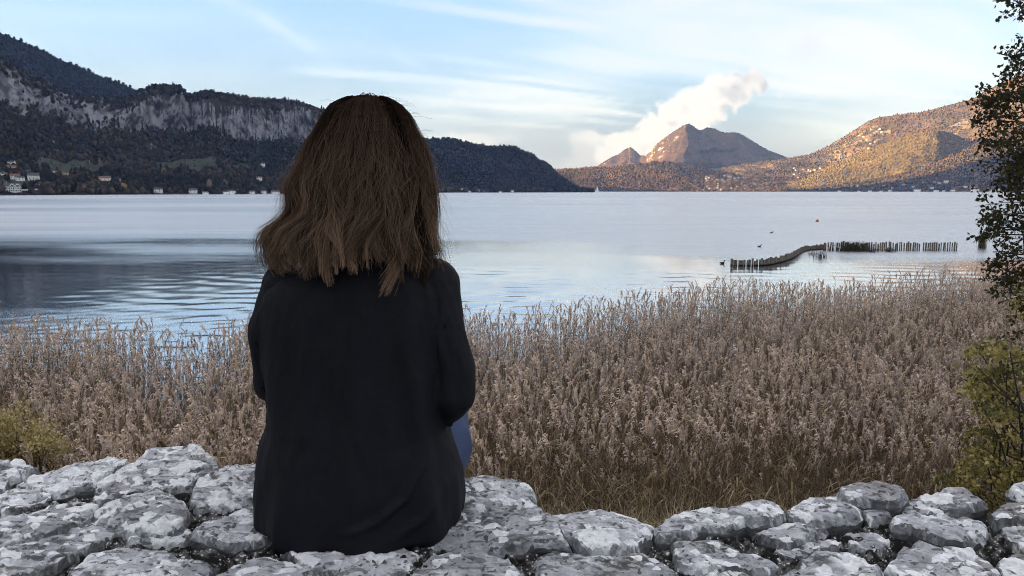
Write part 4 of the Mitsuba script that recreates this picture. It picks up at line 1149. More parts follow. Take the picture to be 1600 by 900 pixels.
def branch_to(a, b, r0, r1, seed, wob=0.08, n=6):
    r = np.random.default_rng(seed)
    t = np.linspace(0, 1, n)[:, None]
    a, b = np.asarray(a, float), np.asarray(b, float)
    p = a * (1 - t) + b * t + r.normal(0, wob, (n, 3)) * np.linalg.norm(b - a) * np.sin(np.pi * t) * 0.7
    p[:, 2] += 0.12 * np.linalg.norm(b - a) * np.sin(np.pi * t[:, 0])
    return tube(p, np.linspace(r0, r1, n), 6)


# the tall tree at the right edge
tr = np.random.default_rng(91)
TY = 8.4
tkey = thing('tree', 'tall dark-leaved tree reaching into the picture along the right edge', 'tree')
base = np.array([8.1, 9.0, 1.4])
trunk = np.array([base, base + [-0.1, 0, 2.2], base + [-0.35, -0.2, 4.6], base + [-0.5, -0.3, 7.0], base + [-0.45, -0.3, 9.4]])
add('trunk', tube(trunk, [0.24, 0.20, 0.15, 0.10, 0.03], 10), 'm_bark', tkey, smooth=True)
tips = []
for px, py, rad in ((1585, 12, 0.16), (1598, 4, 0.2), (1590, 72, 0.18), (1575, 92, 0.20), (1594, 100, 0.22), (1566, 110, 0.16), (1600, 122, 0.25), (1578, 128, 0.22), (1548, 146, 0.16), (1562, 150, 0.20), (1585, 155, 0.24), (1535, 160, 0.12), (1545, 176, 0.2), (1530, 186, 0.12),
                    (1570, 180, 0.24), (1598, 172, 0.25), (1560, 205, 0.2), (1585, 205, 0.26), (1604, 212, 0.28), (1570, 232, 0.24), (1590, 238, 0.26), (1555, 228, 0.16), (1566, 255, 0.22), (1585, 262, 0.27), (1605, 250, 0.28), (1560, 280, 0.18), (1578, 288, 0.24), (1598, 285, 0.26),
                    (1572, 318, 0.18), (1590, 312, 0.2), (1545, 335, 0.13), (1560, 345, 0.17), (1580, 345, 0.22), (1600, 338, 0.24), (1536, 352, 0.10), (1545, 366, 0.16), (1565, 372, 0.22), (1590, 375, 0.26), (1556, 395, 0.2), (1578, 400, 0.24), (1600, 405, 0.26), (1565, 425, 0.22), (1588, 432, 0.26), (1550, 412, 0.14),
                    (1570, 452, 0.22), (1592, 460, 0.26), (1560, 440, 0.17), (1600, 480, 0.28), (1580, 478, 0.2), (1605, 500, 0.25)):
    tips.append((on_y(px + 9, py, TY + tr.uniform(-0.7, 0.7)), rad))
for k in range(150):     # the rest of the crown, beyond the edge of the picture
    a = tr.uniform(0, 6.28)
    z = tr.uniform(4.2, 11.5)
    R = 2.6 * math.sin(math.pi * np.clip((z - 3.2) / 9.4, 0.05, 0.98)) ** 0.6 * tr.random() ** 0.4
    q = np.array([7.75 + R * math.cos(a), 8.8 + R * math.sin(a), z])
    if q[0] < 0.68 * q[1] + 0.05 + 0.3:
        continue
    tips.append((q, tr.uniform(0.25, 0.42)))
limbs = []
for k, (q, rad) in enumerate(tips):
    zt = np.clip(q[2] - 0.35 * abs(q[0] - 7.7) - 0.2, 2.4, 10.2)
    a = np.array([np.interp(zt, trunk[:, 2], trunk[:, 0]), np.interp(zt, trunk[:, 2], trunk[:, 1]), zt])
    limbs.append((branch_to(a, q, 0.030 if k % 5 else 0.05, 0.004, 700 + k, 0.06), k))
cen = np.array([q for q, _ in tips]); rr = np.array([r for _, r in tips])
sub = np.repeat(cen, 5, 0) + tr.normal(0, 0.55, (len(cen) * 5, 3)) * np.repeat(rr, 5)[:, None]
for k0 in range(0, len(limbs), 12):
    tw = []
    for k in range(k0, min(k0 + 12, len(limbs))):
        for e in sub[5 * k:5 * k + 5]:
            o_ = e - cen[k]
            tw.append(tube([cen[k] - 0.6 * o_, cen[k] + 0.3 * o_ + [0, 0, 0.02], e + 0.5 * o_], [0.006, 0.004, 0.002], 4))
    add('limb', join([l[0] for l in limbs[k0:k0 + 12]] + tw), 'm_bark', tkey, smooth=True)
v, f, c_ = leaf_cloud(sub, np.repeat(rr, 5) * 0.55, 17, 0.050, [(0.055, 0.055, 0.030), (0.070, 0.066, 0.036), (0.095, 0.080, 0.040), (0.048, 0.048, 0.030)], 5)
ok = np.array([on_y(1592, 255, TY), on_y(1598, 430, TY), on_y(1588, 270, TY)])
v2, f2, c2 = leaf_cloud(ok, np.array([0.18, 0.2, 0.14]), 70, 0.055, [(0.16, 0.13, 0.035), (0.11, 0.10, 0.03)], 6)
add('crown', (np.vstack([v, v2]), np.vstack([f, f2 + len(v)])), 'm_leaf', tkey, color=np.vstack([c_, c2]))


def shrub(name, label, centre, tips, rad, per, size, cols, seed, category='shrub'):
    key = thing(name, label, category)
    c0 = np.asarray(centre, float)
    st_ = [branch_to(c0 + np.random.default_rng(seed + k).normal(0, 0.06, 3) * [1, 1, 0], t, 0.016, 0.003, seed + k, 0.07) for k, t in enumerate(tips)]
    for k0 in range(0, len(st_), 10):
        add('stem', join(st_[k0:k0 + 10]), 'm_bark', key, smooth=True)
    r = np.random.default_rng(seed)
    t = np.repeat(np.array(tips), 4, 0) + r.normal(0, rad * 0.6, (len(tips) * 4, 3))
    v, f, c_ = leaf_cloud(t, np.full(len(t), rad * 0.75), per, size, cols, seed)
    add('leaves', (v, f), 'm_leaf', key, color=c_)
    return key


# yellowing shrub against the right end of the wall
sr = np.random.default_rng(15)
tips = []
for px, py in ((1530, 552), (1545, 540), (1555, 556), (1520, 570), (1545, 575), (1575, 548), (1590, 565), (1570, 580), (1600, 590), (1515, 608), (1535, 605), (1560, 612), (1585, 612), (1605, 625), (1530, 630), (1555, 640), (1580, 645), (1600, 655), (1520, 690), (1540, 680), (1560, 672), (1585, 680), (1605, 690), (1515, 708), (1535, 712),
               (1560, 708), (1580, 715), (1600, 722), (1510, 735), (1530, 738), (1495, 748), (1550, 742), (1575, 748), (1600, 752), (1520, 765), (1545, 770), (1570, 775), (1595, 780), (1540, 660), (1526, 590), (1570, 600), (1500, 760)):
    tips.append(on_y(px + 3, py, 5.3 + sr.uniform(-0.35, 0.35)))
for k in range(55):
    tips.append(np.array([sr.uniform(3.75, 5.2), sr.uniform(4.7, 6.2), sr.uniform(3.3, 5.15)]))
shrub('shrub', 'yellow-green shrub beyond the wall at the lower right edge', (4.3, 5.4, 2.4), tips, 0.085, 26, 0.034, [(0.40, 0.325, 0.115), (0.29, 0.255, 0.09), (0.20, 0.185, 0.07), (0.50, 0.39, 0.16), (0.13, 0.12, 0.05)], 150)
# straw-coloured bush at the left edge
tips = []
for k in range(85):
    a, b = sr.uniform(-115, 84), sr.random()
    lim = np.interp(a, [-115, -40, 10, 50, 70, 86], [690, 655, 640, 640, 655, 690])
    tips.append(on_y(a, lim + 6 + (715 - lim) * b, 9.3 + sr.uniform(-0.5, 0.5)))
shrub('bush', 'straw-yellow leafy bush at the left edge behind the wall', (-6.1, 9.4, 1.4), tips, 0.13, 26, 0.040, [(0.46, 0.37, 0.17), (0.37, 0.30, 0.13), (0.27, 0.22, 0.10), (0.54, 0.44, 0.22)], 260, 'bush')

# ------------------------------------------------------------------ the woman on the wall


def ball(p, r, n=16):
    return Manifold.sphere(r, n).translate([float(a) for a in p])


def chain(pts, rad, n=20):
    out = Manifold()
    for a, b, ra, rb in zip(pts[:-1], pts[1:], rad[:-1], rad[1:]):
        out = out + Manifold.batch_hull([ball(a, ra, n), ball(b, rb, n)])
    return out


def smooth_mesh(man, edge, its=10):
    m = man.refine_to_length(edge).to_mesh()
    t = trimesh.Trimesh(np.array(m.vert_properties[:, :3]), np.array(m.tri_verts), process=True)
    trimesh.smoothing.filter_taubin(t, lamb=0.5, nu=0.52, iterations=its)
    return t


CX = float(on_y(568, 760, 1.64)[0])
HEAD = on_y(580, 258, 1.665)
HX, HY, HZ = HEAD
person = thing('person', 'woman with long brown hair and dark blouse sitting on the wall, back turned', 'person')


def hand(wrist, fwd, side, up, thumb):
    """Palm, four unequal curled fingers and a thumb leaving the side of the palm."""
    f, s, u = (np.asarray(a, float) / np.linalg.norm(a) for a in (fwd, side, up))
    w = np.asarray(wrist, float)
    palm = Manifold.batch_hull([ball(w + s * a + u * 0.002, 0.013) for a in (-0.018, 0.018)] + [ball(w + f * 0.085 + s * a, 0.011) for a in (-0.032, -0.01, 0.012, 0.031)])
    out = palm
    for k, (a, L) in enumerate(zip((-0.031, -0.010, 0.011, 0.030), (0.066, 0.078, 0.074, 0.058))):
        b = w + f * 0.085 + s * a
        p1 = b + (f * 0.86 - u * 0.35) * L * 0.48
        p2 = p1 + (f * 0.55 - u * 0.75) * L * 0.32
        p3 = p2 + (f * 0.20 - u * 0.9) * L * 0.24
        out = out + chain([b, p1, p2, p3], [0.0092, 0.0084, 0.0076, 0.0066], 12)
    b = w + f * 0.028 + s * (thumb * 0.024)
    out = out + chain([b, b + f * 0.030 + s * thumb * 0.022 - u * 0.008, b + f * 0.058 + s * thumb * 0.026 - u * 0.016], [0.0125, 0.0105, 0.0080], 12)
    return out


# skeleton: shoulders, elbows and wrists; the forearms rest in the lap
SR, ER, WR = on_y(676, 446, 1.655), on_y(703, 614, 1.615), np.array([CX + 0.085, 1.92, 5.475])
SL, EL_, WL = on_y(452, 446, 1.655), on_y(437, 600, 1.69), np.array([CX - 0.075, 1.94, 5.475])
MR, ML = on_y(689, 520, 1.63), on_y(430, 515, 1.65)
hipR, hipL = np.array([CX + 0.105, 1.68, 5.362]), np.array([CX - 0.105, 1.68, 5.362])
thR = np.array([on_y(736, 728, 1.85)[0] - 0.083, 1.86, 5.362])
thL = np.array([CX - 0.13, 1.86, 5.362])
knR, knL = np.array([CX + 0.135, 2.13, 5.375]), np.array([CX - 0.12, 2.13, 5.375])
anR, anL = np.array([CX + 0.11, 2.16, 4.97]), np.array([CX - 0.10, 2.19, 4.98])

# body: one surface from the head to the ankles
sk = trimesh.creation.icosphere(3)
sv = sk.vertices * [0.074, 0.094, 0.108] + [HX, HY, HZ + 0.012]
head = Manifold.hull_points(sv.tolist() if hasattr(Manifold, 'zzz') else np.asarray(sv, np.float64))
jaw = Manifold.batch_hull([ball([HX + s * 0.048, HY + 0.02, HZ - 0.055], 0.022) for s in (-1, 1)] + [ball([HX + s * 0.016, HY + 0.078, HZ - 0.098], 0.016) for s in (-1, 1)] + [ball([HX + s * 0.05, HY + 0.045, HZ - 0.02], 0.022) for s in (-1, 1)] + [ball([HX, HY + 0.07, HZ - 0.06], 0.022)])
nose = Manifold.batch_hull([ball([HX, HY + 0.093, HZ + 0.008], 0.006), ball([HX, HY + 0.112, HZ - 0.034], 0.009), ball([HX - 0.011, HY + 0.098, HZ - 0.037], 0.006), ball([HX + 0.011, HY + 0.098, HZ - 0.037], 0.006)])
lips = Manifold.batch_hull([ball([HX - 0.020, HY + 0.086, HZ - 0.066], 0.004), ball([HX, HY + 0.095, HZ - 0.063], 0.007), ball([HX + 0.020, HY + 0.086, HZ - 0.066], 0.004)]) + Manifold.batch_hull([ball([HX - 0.017, HY + 0.085, HZ - 0.071], 0.004), ball([HX, HY + 0.093, HZ - 0.075], 0.007), ball([HX + 0.017, HY + 0.085, HZ - 0.071], 0.004)])
brow = Manifold.batch_hull([ball([HX + s * 0.045, HY + 0.070, HZ + 0.022], 0.011) for s in (-1, 1)] + [ball([HX, HY + 0.086, HZ + 0.022], 0.011)])
ears = Manifold()
for s in (-1, 1):
    ears = ears + Manifold.batch_hull([ball([HX + s * 0.077, HY + 0.002, HZ + 0.020], 0.009), ball([HX + s * 0.081, HY - 0.010, HZ + 0.012], 0.008), ball([HX + s * 0.074, HY + 0.004, HZ - 0.032], 0.007)])
sockets = Manifold()
for s in (-1, 1):
    sockets = sockets + ball([HX + s * 0.031, HY + 0.103, HZ + 0.000], 0.017)
neck = chain([[HX, HY - 0.005, HZ - 0.05], [HX - 0.006, HY - 0.012, HZ - 0.13], [CX + 0.004, 1.645, 5.80]], [0.056, 0.052, 0.075])
spine = chain([[CX + 0.004, 1.65, 5.77], [CX, 1.65, 5.62], [CX, 1.66, 5.45], [CX, 1.67, 5.38]], [0.085, 0.088, 0.090, 0.095])
arms = chain([SR, MR, ER, WR], [0.045, 0.040, 0.034, 0.024]) + chain([SL, ML, EL_, WL], [0.045, 0.040, 0.034, 0.024]) + chain([SL, [CX, 1.65, 5.80], SR], [0.045, 0.07, 0.045])
legs = Manifold()
for h, t_, k, a in ((hipR, thR, knR, anR), (hipL, thL, knL, anL)):
    legs = legs + chain([h, t_, k, (k + a) / 2 + [0, -0.012, 0.03], a, a + [0, 0.02, -0.04]], [0.080, 0.070, 0.052, 0.050, 0.034, 0.036])
hands = hand(WR, [-0.55, 0.75, 0.05], [0.75, 0.55, 0], [0, 0.1, 1], 1) + hand(WL, [0.60, 0.75, 0.02], [-0.75, 0.60, 0], [0, 0.1, 1], 1)
body = (head + jaw + brow - sockets) + nose + lips + ears + neck + spine + arms + legs + hands
bm = smooth_mesh(body, 0.006, 6)


def skin(p, n, uv):
    return mix((0.42, 0.27, 0.205), (0.50, 0.33, 0.26), fbm(p.x * 40, p.y * 40, p.z * 40, 3))


scene['m_skin'] = two({'type': 'principled', 'base_color': proc(skin), 'roughness': 0.5, 'specular': 0.4})
scene['m_eye'] = {'type': 'roughplastic', 'diffuse_reflectance': rgb(0.55, 0.55, 0.55), 'alpha': 0.08}
add('body', bm, 'm_skin', person, smooth=True)
for s in (-1, 1):
    e = trimesh.creation.icosphere(2, 0.0125)
    e.apply_translation([HX + s * 0.031, HY + 0.079, HZ + 0.0])
    add('eye', e, 'm_eye', person, smooth=True)

# jeans and shoes


def denim(p, n, uv):
    a = noise((p.x + p.y) * 900, (p.z - p.y) * 900, 0.0)
    return mix((0.028, 0.040, 0.085), (0.055, 0.078, 0.15), 0.35 * a + 0.65 * fbm(p.x * 22, p.y * 22, p.z * 22, 3))


scene['m_denim'] = two({'type': 'principled', 'base_color': proc(denim), 'roughness': 0.85, 'specular': 0.2})
jeans = Manifold()
for h, t_, k, a in ((hipR, thR, knR, anR), (hipL, thL, knL, anL)):
    jeans = jeans + chain([h, t_, k, (k + a) / 2 + [0, -0.015, 0.03], a + [0, 0, 0.06]], [0.096, 0.086, 0.066, 0.060, 0.048])
jeans = jeans + chain([hipL, hipR], [0.10, 0.10]) + chain([[CX, 1.66, 5.40], [CX, 1.66, 5.47]], [0.115, 0.105])
jm = smooth_mesh(jeans, 0.009, 10)
v = jm.vertices
n_ = jm.vertex_normals
jm.vertices = v + n_ * (0.006 * (meshkit.fbm(v * [18, 9, 24], 3, 8) - 0.5) + 0.004 * (meshkit.fbm(v * [40, 14, 60], 3, 9) - 0.5))[:, None]
add('jeans', jm, 'm_denim', person, smooth=True)
scene['m_shoe'] = {'type': 'roughplastic', 'diffuse_reflectance': rgb(0.03, 0.028, 0.026), 'alpha': 0.3}
for a in (anR, anL):
    sh = Manifold.batch_hull([ball(a + [0, -0.025, -0.055], 0.034), ball(a + [0, 0.03, -0.02], 0.042), ball(a + [-0.012, 0.13, -0.065], 0.030), ball(a + [0.014, 0.15, -0.068], 0.027)])
    add('shoe', smooth_mesh(sh, 0.008, 4), 'm_shoe', person, smooth=True)

# blouse: the torso lofted from its outline, sleeves joined on, then folds
prof = [  # row, left and right edge of the torso without the sleeves; back and front depth
    (868, 480, 650, 1.530, 1.84), (858, 444, 688, 1.500, 1.86), (838, 420, 712, 1.480, 1.86), (810, 409, 722, 1.468, 1.86), (780, 407.5, 726, 1.466, 1.85), (740, 408, 725, 1.472, 1.83), (700, 409, 715, 1.484, 1.82),
    (655, 417, 702, 1.500, 1.80), (600, 414, 708, 1.516, 1.79), (560, 408, 714, 1.526, 1.78), (500, 406, 714, 1.536, 1.77), (455, 416, 706, 1.548, 1.75), (425, 446, 684, 1.565, 1.735), (404, 500, 650, 1.580, 1.72), (388, 535, 622, 1.595, 1.71)]
K = 96
th = np.linspace(0, 2 * np.pi, K, endpoint=False)
z_at = np.linspace(0, 1, 60)
zz = np.array([on_y(568, r[0], 1.66)[2] for r in prof])
zz[0] = max(zz[0], 5.238) if zz[0] > 5.3 else 5.238
zz = np.maximum.accumulate(np.maximum(zz, 5.238 + 0.012 * np.arange(len(zz))))
xl = np.array([on_y(r[1], r[0], 1.66)[0] for r in prof])
xr = np.array([on_y(r[2], r[0], 1.66)[0] for r in prof])
yb, yf = np.array([r[3] for r in prof]), np.array([r[4] for r in prof])
zq = np.linspace(zz[0], zz[-1], 64)
from scipy.interpolate import PchipInterpolator
XL, XR, YB, YF = (PchipInterpolator(zz, a)(zq) for a in (xl, xr, yb, yf))
ring = []
for i in range(len(zq)):
    c_, s_ = np.cos(th), np.sin(th)
    ex_ = 2 / 2.35
    px_ = np.sign(c_) * np.abs(c_) ** ex_
    py_ = np.sign(s_) * np.abs(s_) ** ex_
    mid = 1.66
    ring.append(np.stack([(XL[i] + XR[i]) / 2 + (XR[i] - XL[i]) / 2 * px_, np.where(py_ < 0, mid + (mid - YB[i]) * py_, mid + (YF[i] - mid) * py_), np.full(K, zq[i])], 1))
ring = np.array(ring)
lv = np.vstack([ring.reshape(-1, 3), ring[0].mean(0)[None], ring[-1].mean(0)[None]])
i, j = np.meshgrid(np.arange(len(zq) - 1), np.arange(K), indexing='ij')
q = np.stack([i * K + j, i * K + (j + 1) % K, (i + 1) * K + (j + 1) % K, (i + 1) * K + j], -1).reshape(-1, 4)
b0, b1, k_ = len(lv) - 2, len(lv) - 1, np.arange(K)
e0 = (len(zq) - 1) * K
lf = np.vstack([q[:, [0, 1, 2]], q[:, [0, 2, 3]], np.stack([k_ * 0 + b0, (k_ + 1) % K, k_], 1), np.stack([k_ * 0 + b1, e0 + k_, e0 + (k_ + 1) % K], 1)])
lt = trimesh.Trimesh(lv, lf, process=False)
if lt.volume < 0:
    lt.invert()
torso = Manifold(__import__('manifold3d').Mesh(np.asarray(lt.vertices, np.float32), np.asarray(lt.faces, np.uint32)))
cuffR, cuffL = ER + (WR - ER) * 0.82, EL_ + (WL - EL_) * 0.82
sleeves = chain([SR, MR, on_y(705, 575, 1.625), ER + [0, 0, -0.005], cuffR], [0.058, 0.053, 0.053, 0.053, 0.038], 24) + chain([SL, ML, EL_, cuffL], [0.058, 0.054, 0.050, 0.037], 24)
# the loose cloth of the right sleeve hangs below the elbow
sleeves = sleeves + Manifold.batch_hull([ball(ER + [0.0, 0.01, -0.02], 0.045), ball(on_y(690, 648, 1.63), 0.035), ball(on_y(668, 640, 1.66), 0.04)])
st = smooth_mesh(torso + sleeves, 0.0075, 14)
v, n_ = st.vertices.copy(), st.vertex_normals
u = (v[:, 0] - CX) / 0.2
hgt = (v[:, 2] - 5.27) / 0.55
low = sstep(0.95, 0.35, hgt)
wv = meshkit.fbm(np.stack([u * 1.3, hgt * 1.1, v[:, 1] * 2], -1), 3, 21) - 0.5
drape = np.cos(u * 9.5 + 5.0 * wv) * 0.5 + np.cos(u * 17 + 7 * wv + 1) * 0.28
fine = meshkit.fbm(np.stack([v[:, 0] * 26, v[:, 1] * 26, v[:, 2] * 7], -1), 4, 22) - 0.5
disp = 0.010 * drape * (0.25 + 0.75 * low) + 0.018 * fine
# folds that stand out on the back: two long drapes and the swag over the right hip
pix = lambda a, b: on_y(a, b, 1.49)  # noqa: E731
for line, wdt, amp in (([(523, 520), (517, 620), (510, 730)], 0.011, 0.0075), ([(470, 500), (462, 600), (470, 700)], 0.014, 0.005), ([(640, 500), (628, 600), (612, 690)], 0.016, 0.006),
                       ([(540, 828), (590, 812), (632, 782), (658, 730), (664, 690)], 0.009, 0.0095), ([(600, 850), (660, 815), (700, 770)], 0.012, 0.006), ([(690, 470), (676, 540), (690, 600)], 0.012, 0.007), ([(560, 560), (556, 640), (566, 720)], 0.015, 0.004)):
    L = np.array([pix(*p) for p in line])
    L = LineString(L[:, [0, 2]])
    dd = shapely.distance(L, shapely.points(v[:, [0, 2]]))
    amp = amp * 1.5
    tl = np.clip(shapely.line_locate_point(L, shapely.points(v[:, [0, 2]])) / L.length, 0, 1)
    amp = amp * np.sin(np.pi * (0.04 + 0.92 * tl)) ** 0.7
    disp += np.where(v[:, 1] < 1.66, amp * np.exp(-(dd / wdt) ** 2) - 0.4 * amp * np.exp(-(dd / (2.4 * wdt)) ** 2), 0)
st.vertices = v + n_ * disp[:, None]


def blouse_col(p, n, uv):
    rib = 0.5 + 0.5 * dr.sin(p.z * 1650 + 5 * (noise(p.x * 60, p.z * 60, 0.0) - 0.5))
    return mix((0.0045, 0.0044, 0.0070), (0.0085, 0.0082, 0.0125), rib * 0.6 + 0.4 * fbm(p.x * 60, p.y * 60, p.z * 220, 3))


def blouse_bump(p, n, uv):
    return 0.0003 * dr.sin(p.z * 1650 + 5 * (noise(p.x * 60, p.z * 60, 0.0) - 0.5)) + 0.0012 * fbm(p.x * 90, p.y * 90, p.z * 300, 3)


scene['m_blouse'] = two({'type': 'bumpmap', 'arbitrary': proc(blouse_bump, 0.0006), 'scale': 1.0, 'bsdf': {'type': 'principled', 'base_color': proc(blouse_col), 'roughness': 0.7, 'specular': 0.2, 'sheen': 0.08}})
add('blouse', st, 'm_blouse', person, smooth=True)

# hair: locks of strands over a scalp, parted at the crown, loose at the ends
rng = np.random.default_rng(8)
rowsh = np.array([147.5, 149, 152, 157, 165, 183, 204, 225, 247, 268, 289, 310, 331, 345, 356, 373, 394, 416, 440])
hl = np.array([563, 551, 541, 530, 518, 506, 496, 482, 473, 463, 448, 449, 449, 436, 416, 412, 412, 417, 432])
hr = np.array([586, 597, 606, 615, 626, 641, 651, 662, 670, 675, 679, 683, 685, 685, 685, 688, 692, 690, 686])
hz = np.array([on_y(575, r, 1.64)[2] for r in rowsh])[::-1]
hxl = np.array([on_y(a, r, 1.64)[0] for a, r in zip(hl, rowsh)])[::-1]
hxr = np.array([on_y(a, r, 1.64)[0] for a, r in zip(hr, rowsh)])[::-1]
top = hz[-1]
hyb = np.interp(hz[::-1], [5.74, 5.80, 5.88, 5.96, 6.05, 6.12, 6.17, top], [1.492, 1.496, 1.515, 1.535, 1.538, 1.550, 1.580, 1.640])[::-1]
hyf = np.interp(hz[::-1], [5.74, 5.80, 5.88, 5.96, 6.05, 6.12, 6.17, top], [1.75, 1.76, 1.765, 1.775, 1.78, 1.775, 1.75, 1.69])[::-1]


def hair_at(phi, z, rho):
    """A point of the head of hair: phi round the head from the back (0), rho from the middle (0) to the outside (1)."""
    l, r, b, f = (np.interp(z, hz, a) for a in (hxl, hxr, hyb, hyf))
    s, c_ = np.sin(phi), np.cos(phi)
    x = (l + r) / 2 + (r - l) / 2 * s * rho
    y = 1.65 + np.where(c_ > 0, (b - 1.65), -(f - 1.65)) * np.abs(c_) * rho
    return np.stack([x, y, z], -1)


NS = 15
LOCKS, PER = 150, 64
vs, fs, cs, at = [], [], [], 0


def strands(phi0, sweep, dphi, rho0, zend, ztop, wav, flip, width, tone, seedp):
    """Ribbons that follow the head of hair downwards; arrays by strand."""
    global at
    n = len(phi0)
    s = np.linspace(0, 1, NS)[None]
    z = ztop[:, None] + (zend - ztop)[:, None] * (0.10 * s + 0.90 * s ** 1.55)
    ph = phi0[:, None] + sweep[:, None] * sstep(0.45, 1.0, s) ** 1.4 + dphi[:, None] * (1 - 0.78 * sstep(0.05, 0.95, s)) + wav[:, None] * (s ** 1.3) * np.sin(8.5 * s + seedp[:, None]) + 0.045 * s * np.sin(21 * s + 3 * seedp[:, None])
    rh = rho0[:, None] - 0.055 * (dphi[:, None] / 0.085) ** 2 * sstep(0.1, 0.5, s) + 0.035 * s * np.sin(11 * s + 2 * seedp[:, None]) + flip[:, None] * sstep(0.72, 1.0, s)
    p = hair_at(ph, z, rh)
    t = np.gradient(p, axis=1)
    t /= np.linalg.norm(t, axis=2, keepdims=True) + 1e-9
    out = np.stack([np.sin(ph), -np.cos(ph), 0 * ph], -1)
    side = np.cross(t, out)
    side /= np.linalg.norm(side, axis=2, keepdims=True) + 1e-9
    tw = rng.normal(0, 0.5, (n, 1, 1))
    side = side * np.cos(tw) + np.cross(t, side) * np.sin(tw)
    w = (width[:, None] * np.clip(1.2 - 0.9 * s, 0.25, 1))[..., None]
    vv = np.empty((n, NS, 2, 3))
    vv[:, :, 0], vv[:, :, 1] = p - side * w, p + side * w
    i = np.arange(NS - 1) * 2
    f1 = np.vstack([np.stack([i, i + 1, i + 3], 1), np.stack([i, i + 3, i + 2], 1)])
    ff = (f1[None] + (np.arange(n) * 2 * NS)[:, None, None]).reshape(-1, 3) + at
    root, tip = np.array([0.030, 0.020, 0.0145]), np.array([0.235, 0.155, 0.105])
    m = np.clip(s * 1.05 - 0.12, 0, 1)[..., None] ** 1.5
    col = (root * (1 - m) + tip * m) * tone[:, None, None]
    vs.append(vv.reshape(-1, 3)); fs.append(ff); cs.append(np.repeat(col, 2, axis=1).reshape(-1, 3))
    at += n * NS * 2


LP = rng.uniform(-2.25, 2.25, LOCKS)
edge = 1 - np.abs(LP) / 2.6
lock_rho = 0.80 + 0.20 * rng.random(LOCKS) ** 0.7
lock_end = np.interp(LP, [-2.3, -1.6, -1.0, -0.3, 0.2, 0.8, 1.5, 2.3], [on_y(400, 400, 1.70)[2], on_y(400, 418, 1.64)[2], on_y(450, 428, 1.56)[2], on_y(530, 440, 1.50)[2], on_y(580, 425, 1.50)[2], on_y(640, 415, 1.54)[2], on_y(690, 422, 1.62)[2], on_y(690, 415, 1.7)[2]]) + rng.normal(0, 0.024, LOCKS) + 0.05 * (1 - lock_rho) * 3 + np.where(LP < 0.3, 0.026, 0.008)
lock_top = top - 0.003 - 0.016 * rng.random(LOCKS) - 0.02 * np.abs(LP) / 2.3
lock_wav = rng.normal(0, 0.20, LOCKS)
lock_sweep = rng.normal(0, 0.16, LOCKS) - 0.30 * sstep(-0.5, -1.3, LP) + 0.12 * sstep(1.0, 1.6, LP)
lock_flip = np.where(LP < -0.9, rng.uniform(0.0, 0.10, LOCKS), rng.normal(0.0, 0.05, LOCKS))
lock_tone = rng.uniform(0.25, 1.6, LOCKS)
lock_seed = rng.uniform(0, 6.28, LOCKS)
idx = np.repeat(np.arange(LOCKS), PER)
N = len(idx)
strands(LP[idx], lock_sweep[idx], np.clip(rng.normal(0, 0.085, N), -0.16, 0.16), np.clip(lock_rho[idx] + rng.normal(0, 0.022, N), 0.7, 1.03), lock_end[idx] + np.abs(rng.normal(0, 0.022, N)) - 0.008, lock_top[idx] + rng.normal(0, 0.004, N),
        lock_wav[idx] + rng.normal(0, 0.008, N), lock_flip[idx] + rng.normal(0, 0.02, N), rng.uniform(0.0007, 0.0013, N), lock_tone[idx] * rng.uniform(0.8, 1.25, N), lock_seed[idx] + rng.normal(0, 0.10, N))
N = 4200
strands(rng.uniform(-2.25, 2.25, N), np.zeros(N), np.zeros(N), rng.uniform(0.84, 0.93, N), 5.875 + rng.normal(0, 0.015, N), top - 0.004 - 0.02 * rng.random(N), rng.normal(0, 0.03, N), np.zeros(N), rng.uniform(0.0008, 0.0013, N), rng.uniform(0.35, 0.75, N), rng.uniform(0, 6.28, N))
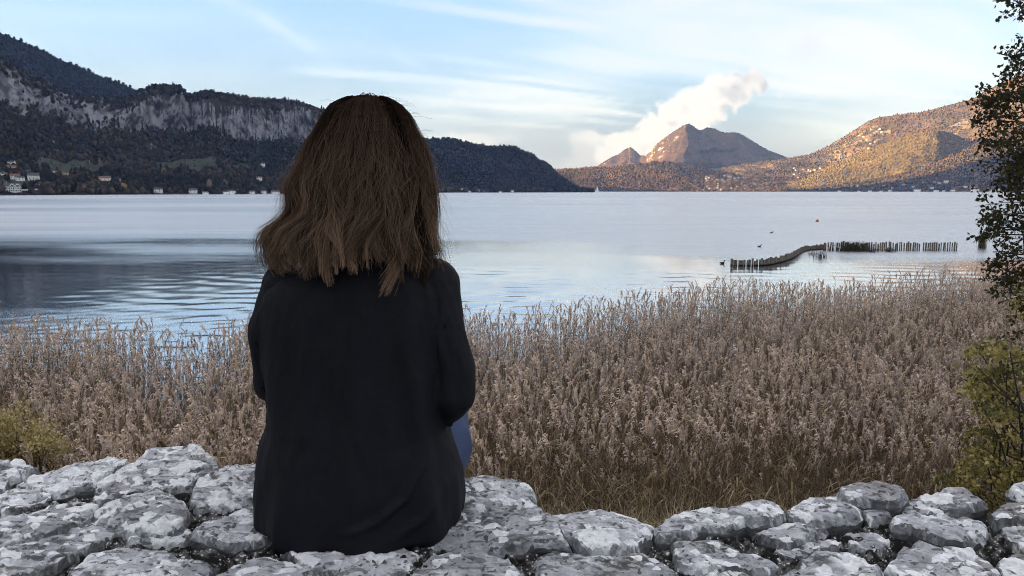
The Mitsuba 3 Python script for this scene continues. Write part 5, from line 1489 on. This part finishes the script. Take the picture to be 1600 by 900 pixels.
# fine loose hairs that stand off all round
N = 900
strands(rng.uniform(-2.2, 2.2, N), np.zeros(N), np.zeros(N), rng.uniform(1.0, 1.07, N), 5.86 + rng.uniform(-0.03, 0.20, N), np.full(N, top) - 0.004 - np.abs(rng.normal(0, 0.006, N)), rng.normal(0, 0.16, N), rng.normal(0.03, 0.08, N), rng.uniform(0.00025, 0.0005, N), rng.uniform(0.9, 1.8, N), rng.uniform(0, 6.28, N))
hv, hf, hc = np.vstack(vs), np.vstack(fs), np.vstack(cs)
# arching flyaways over the crown
fly = []
for k in range(60):
    a = rng.uniform(-2.0, 2.0)
    z0 = top - rng.uniform(0.0, 0.09)
    b = hair_at(np.array(a), np.array(z0), np.array(0.99))
    o = np.array([math.sin(a), -math.cos(a) * 0.5, 0.0])
    L = rng.uniform(0.010, 0.034)
    sd = np.array([math.cos(a), math.sin(a), 0]) * rng.uniform(-1, 1)
    fly.append(tube([b, b + (o * 0.25 + sd * 0.5 + [0, 0, 0.12]) * L * 0.5, b + (o * 0.6 + sd * 1.0 + [0, 0, 0.16]) * L, b + (o * 0.9 + sd * 1.3 + [0, 0, 0.02]) * L * 1.2], [0.00035, 0.0003, 0.00025, 0.0002], 3, False))
fv, ff = join(fly)
scene['m_hair'] = {'type': 'principledthin', 'base_color': VC, 'roughness': 0.33, 'diff_trans': 0.6, 'eta': 1.55, 'anisotropic': 0.0}
add('hair', (np.vstack([hv, fv]), np.vstack([hf, ff + len(hv)])), 'm_hair', person, color=np.vstack([hc, np.tile([[0.16, 0.10, 0.065]], (len(fv), 1))]), smooth=False)
# what lies under the outer locks
zs = np.linspace(5.90, top - 0.006, 40)
ph = np.linspace(-2.2, 2.2, 60)
P_, Z_ = np.meshgrid(ph, zs, indexing='ij')
sv_ = hair_at(P_, Z_, np.full_like(P_, 0.84)) + np.stack([0 * P_, 0 * P_, 0 * P_], -1)
scene['m_underhair'] = two({'type': 'principled', 'base_color': rgb(0.020, 0.013, 0.009), 'roughness': 0.7, 'specular': 0.2})
add('underhair', (sv_.reshape(-1, 3), grid_faces(60, 40)), 'm_underhair', person, smooth=True)
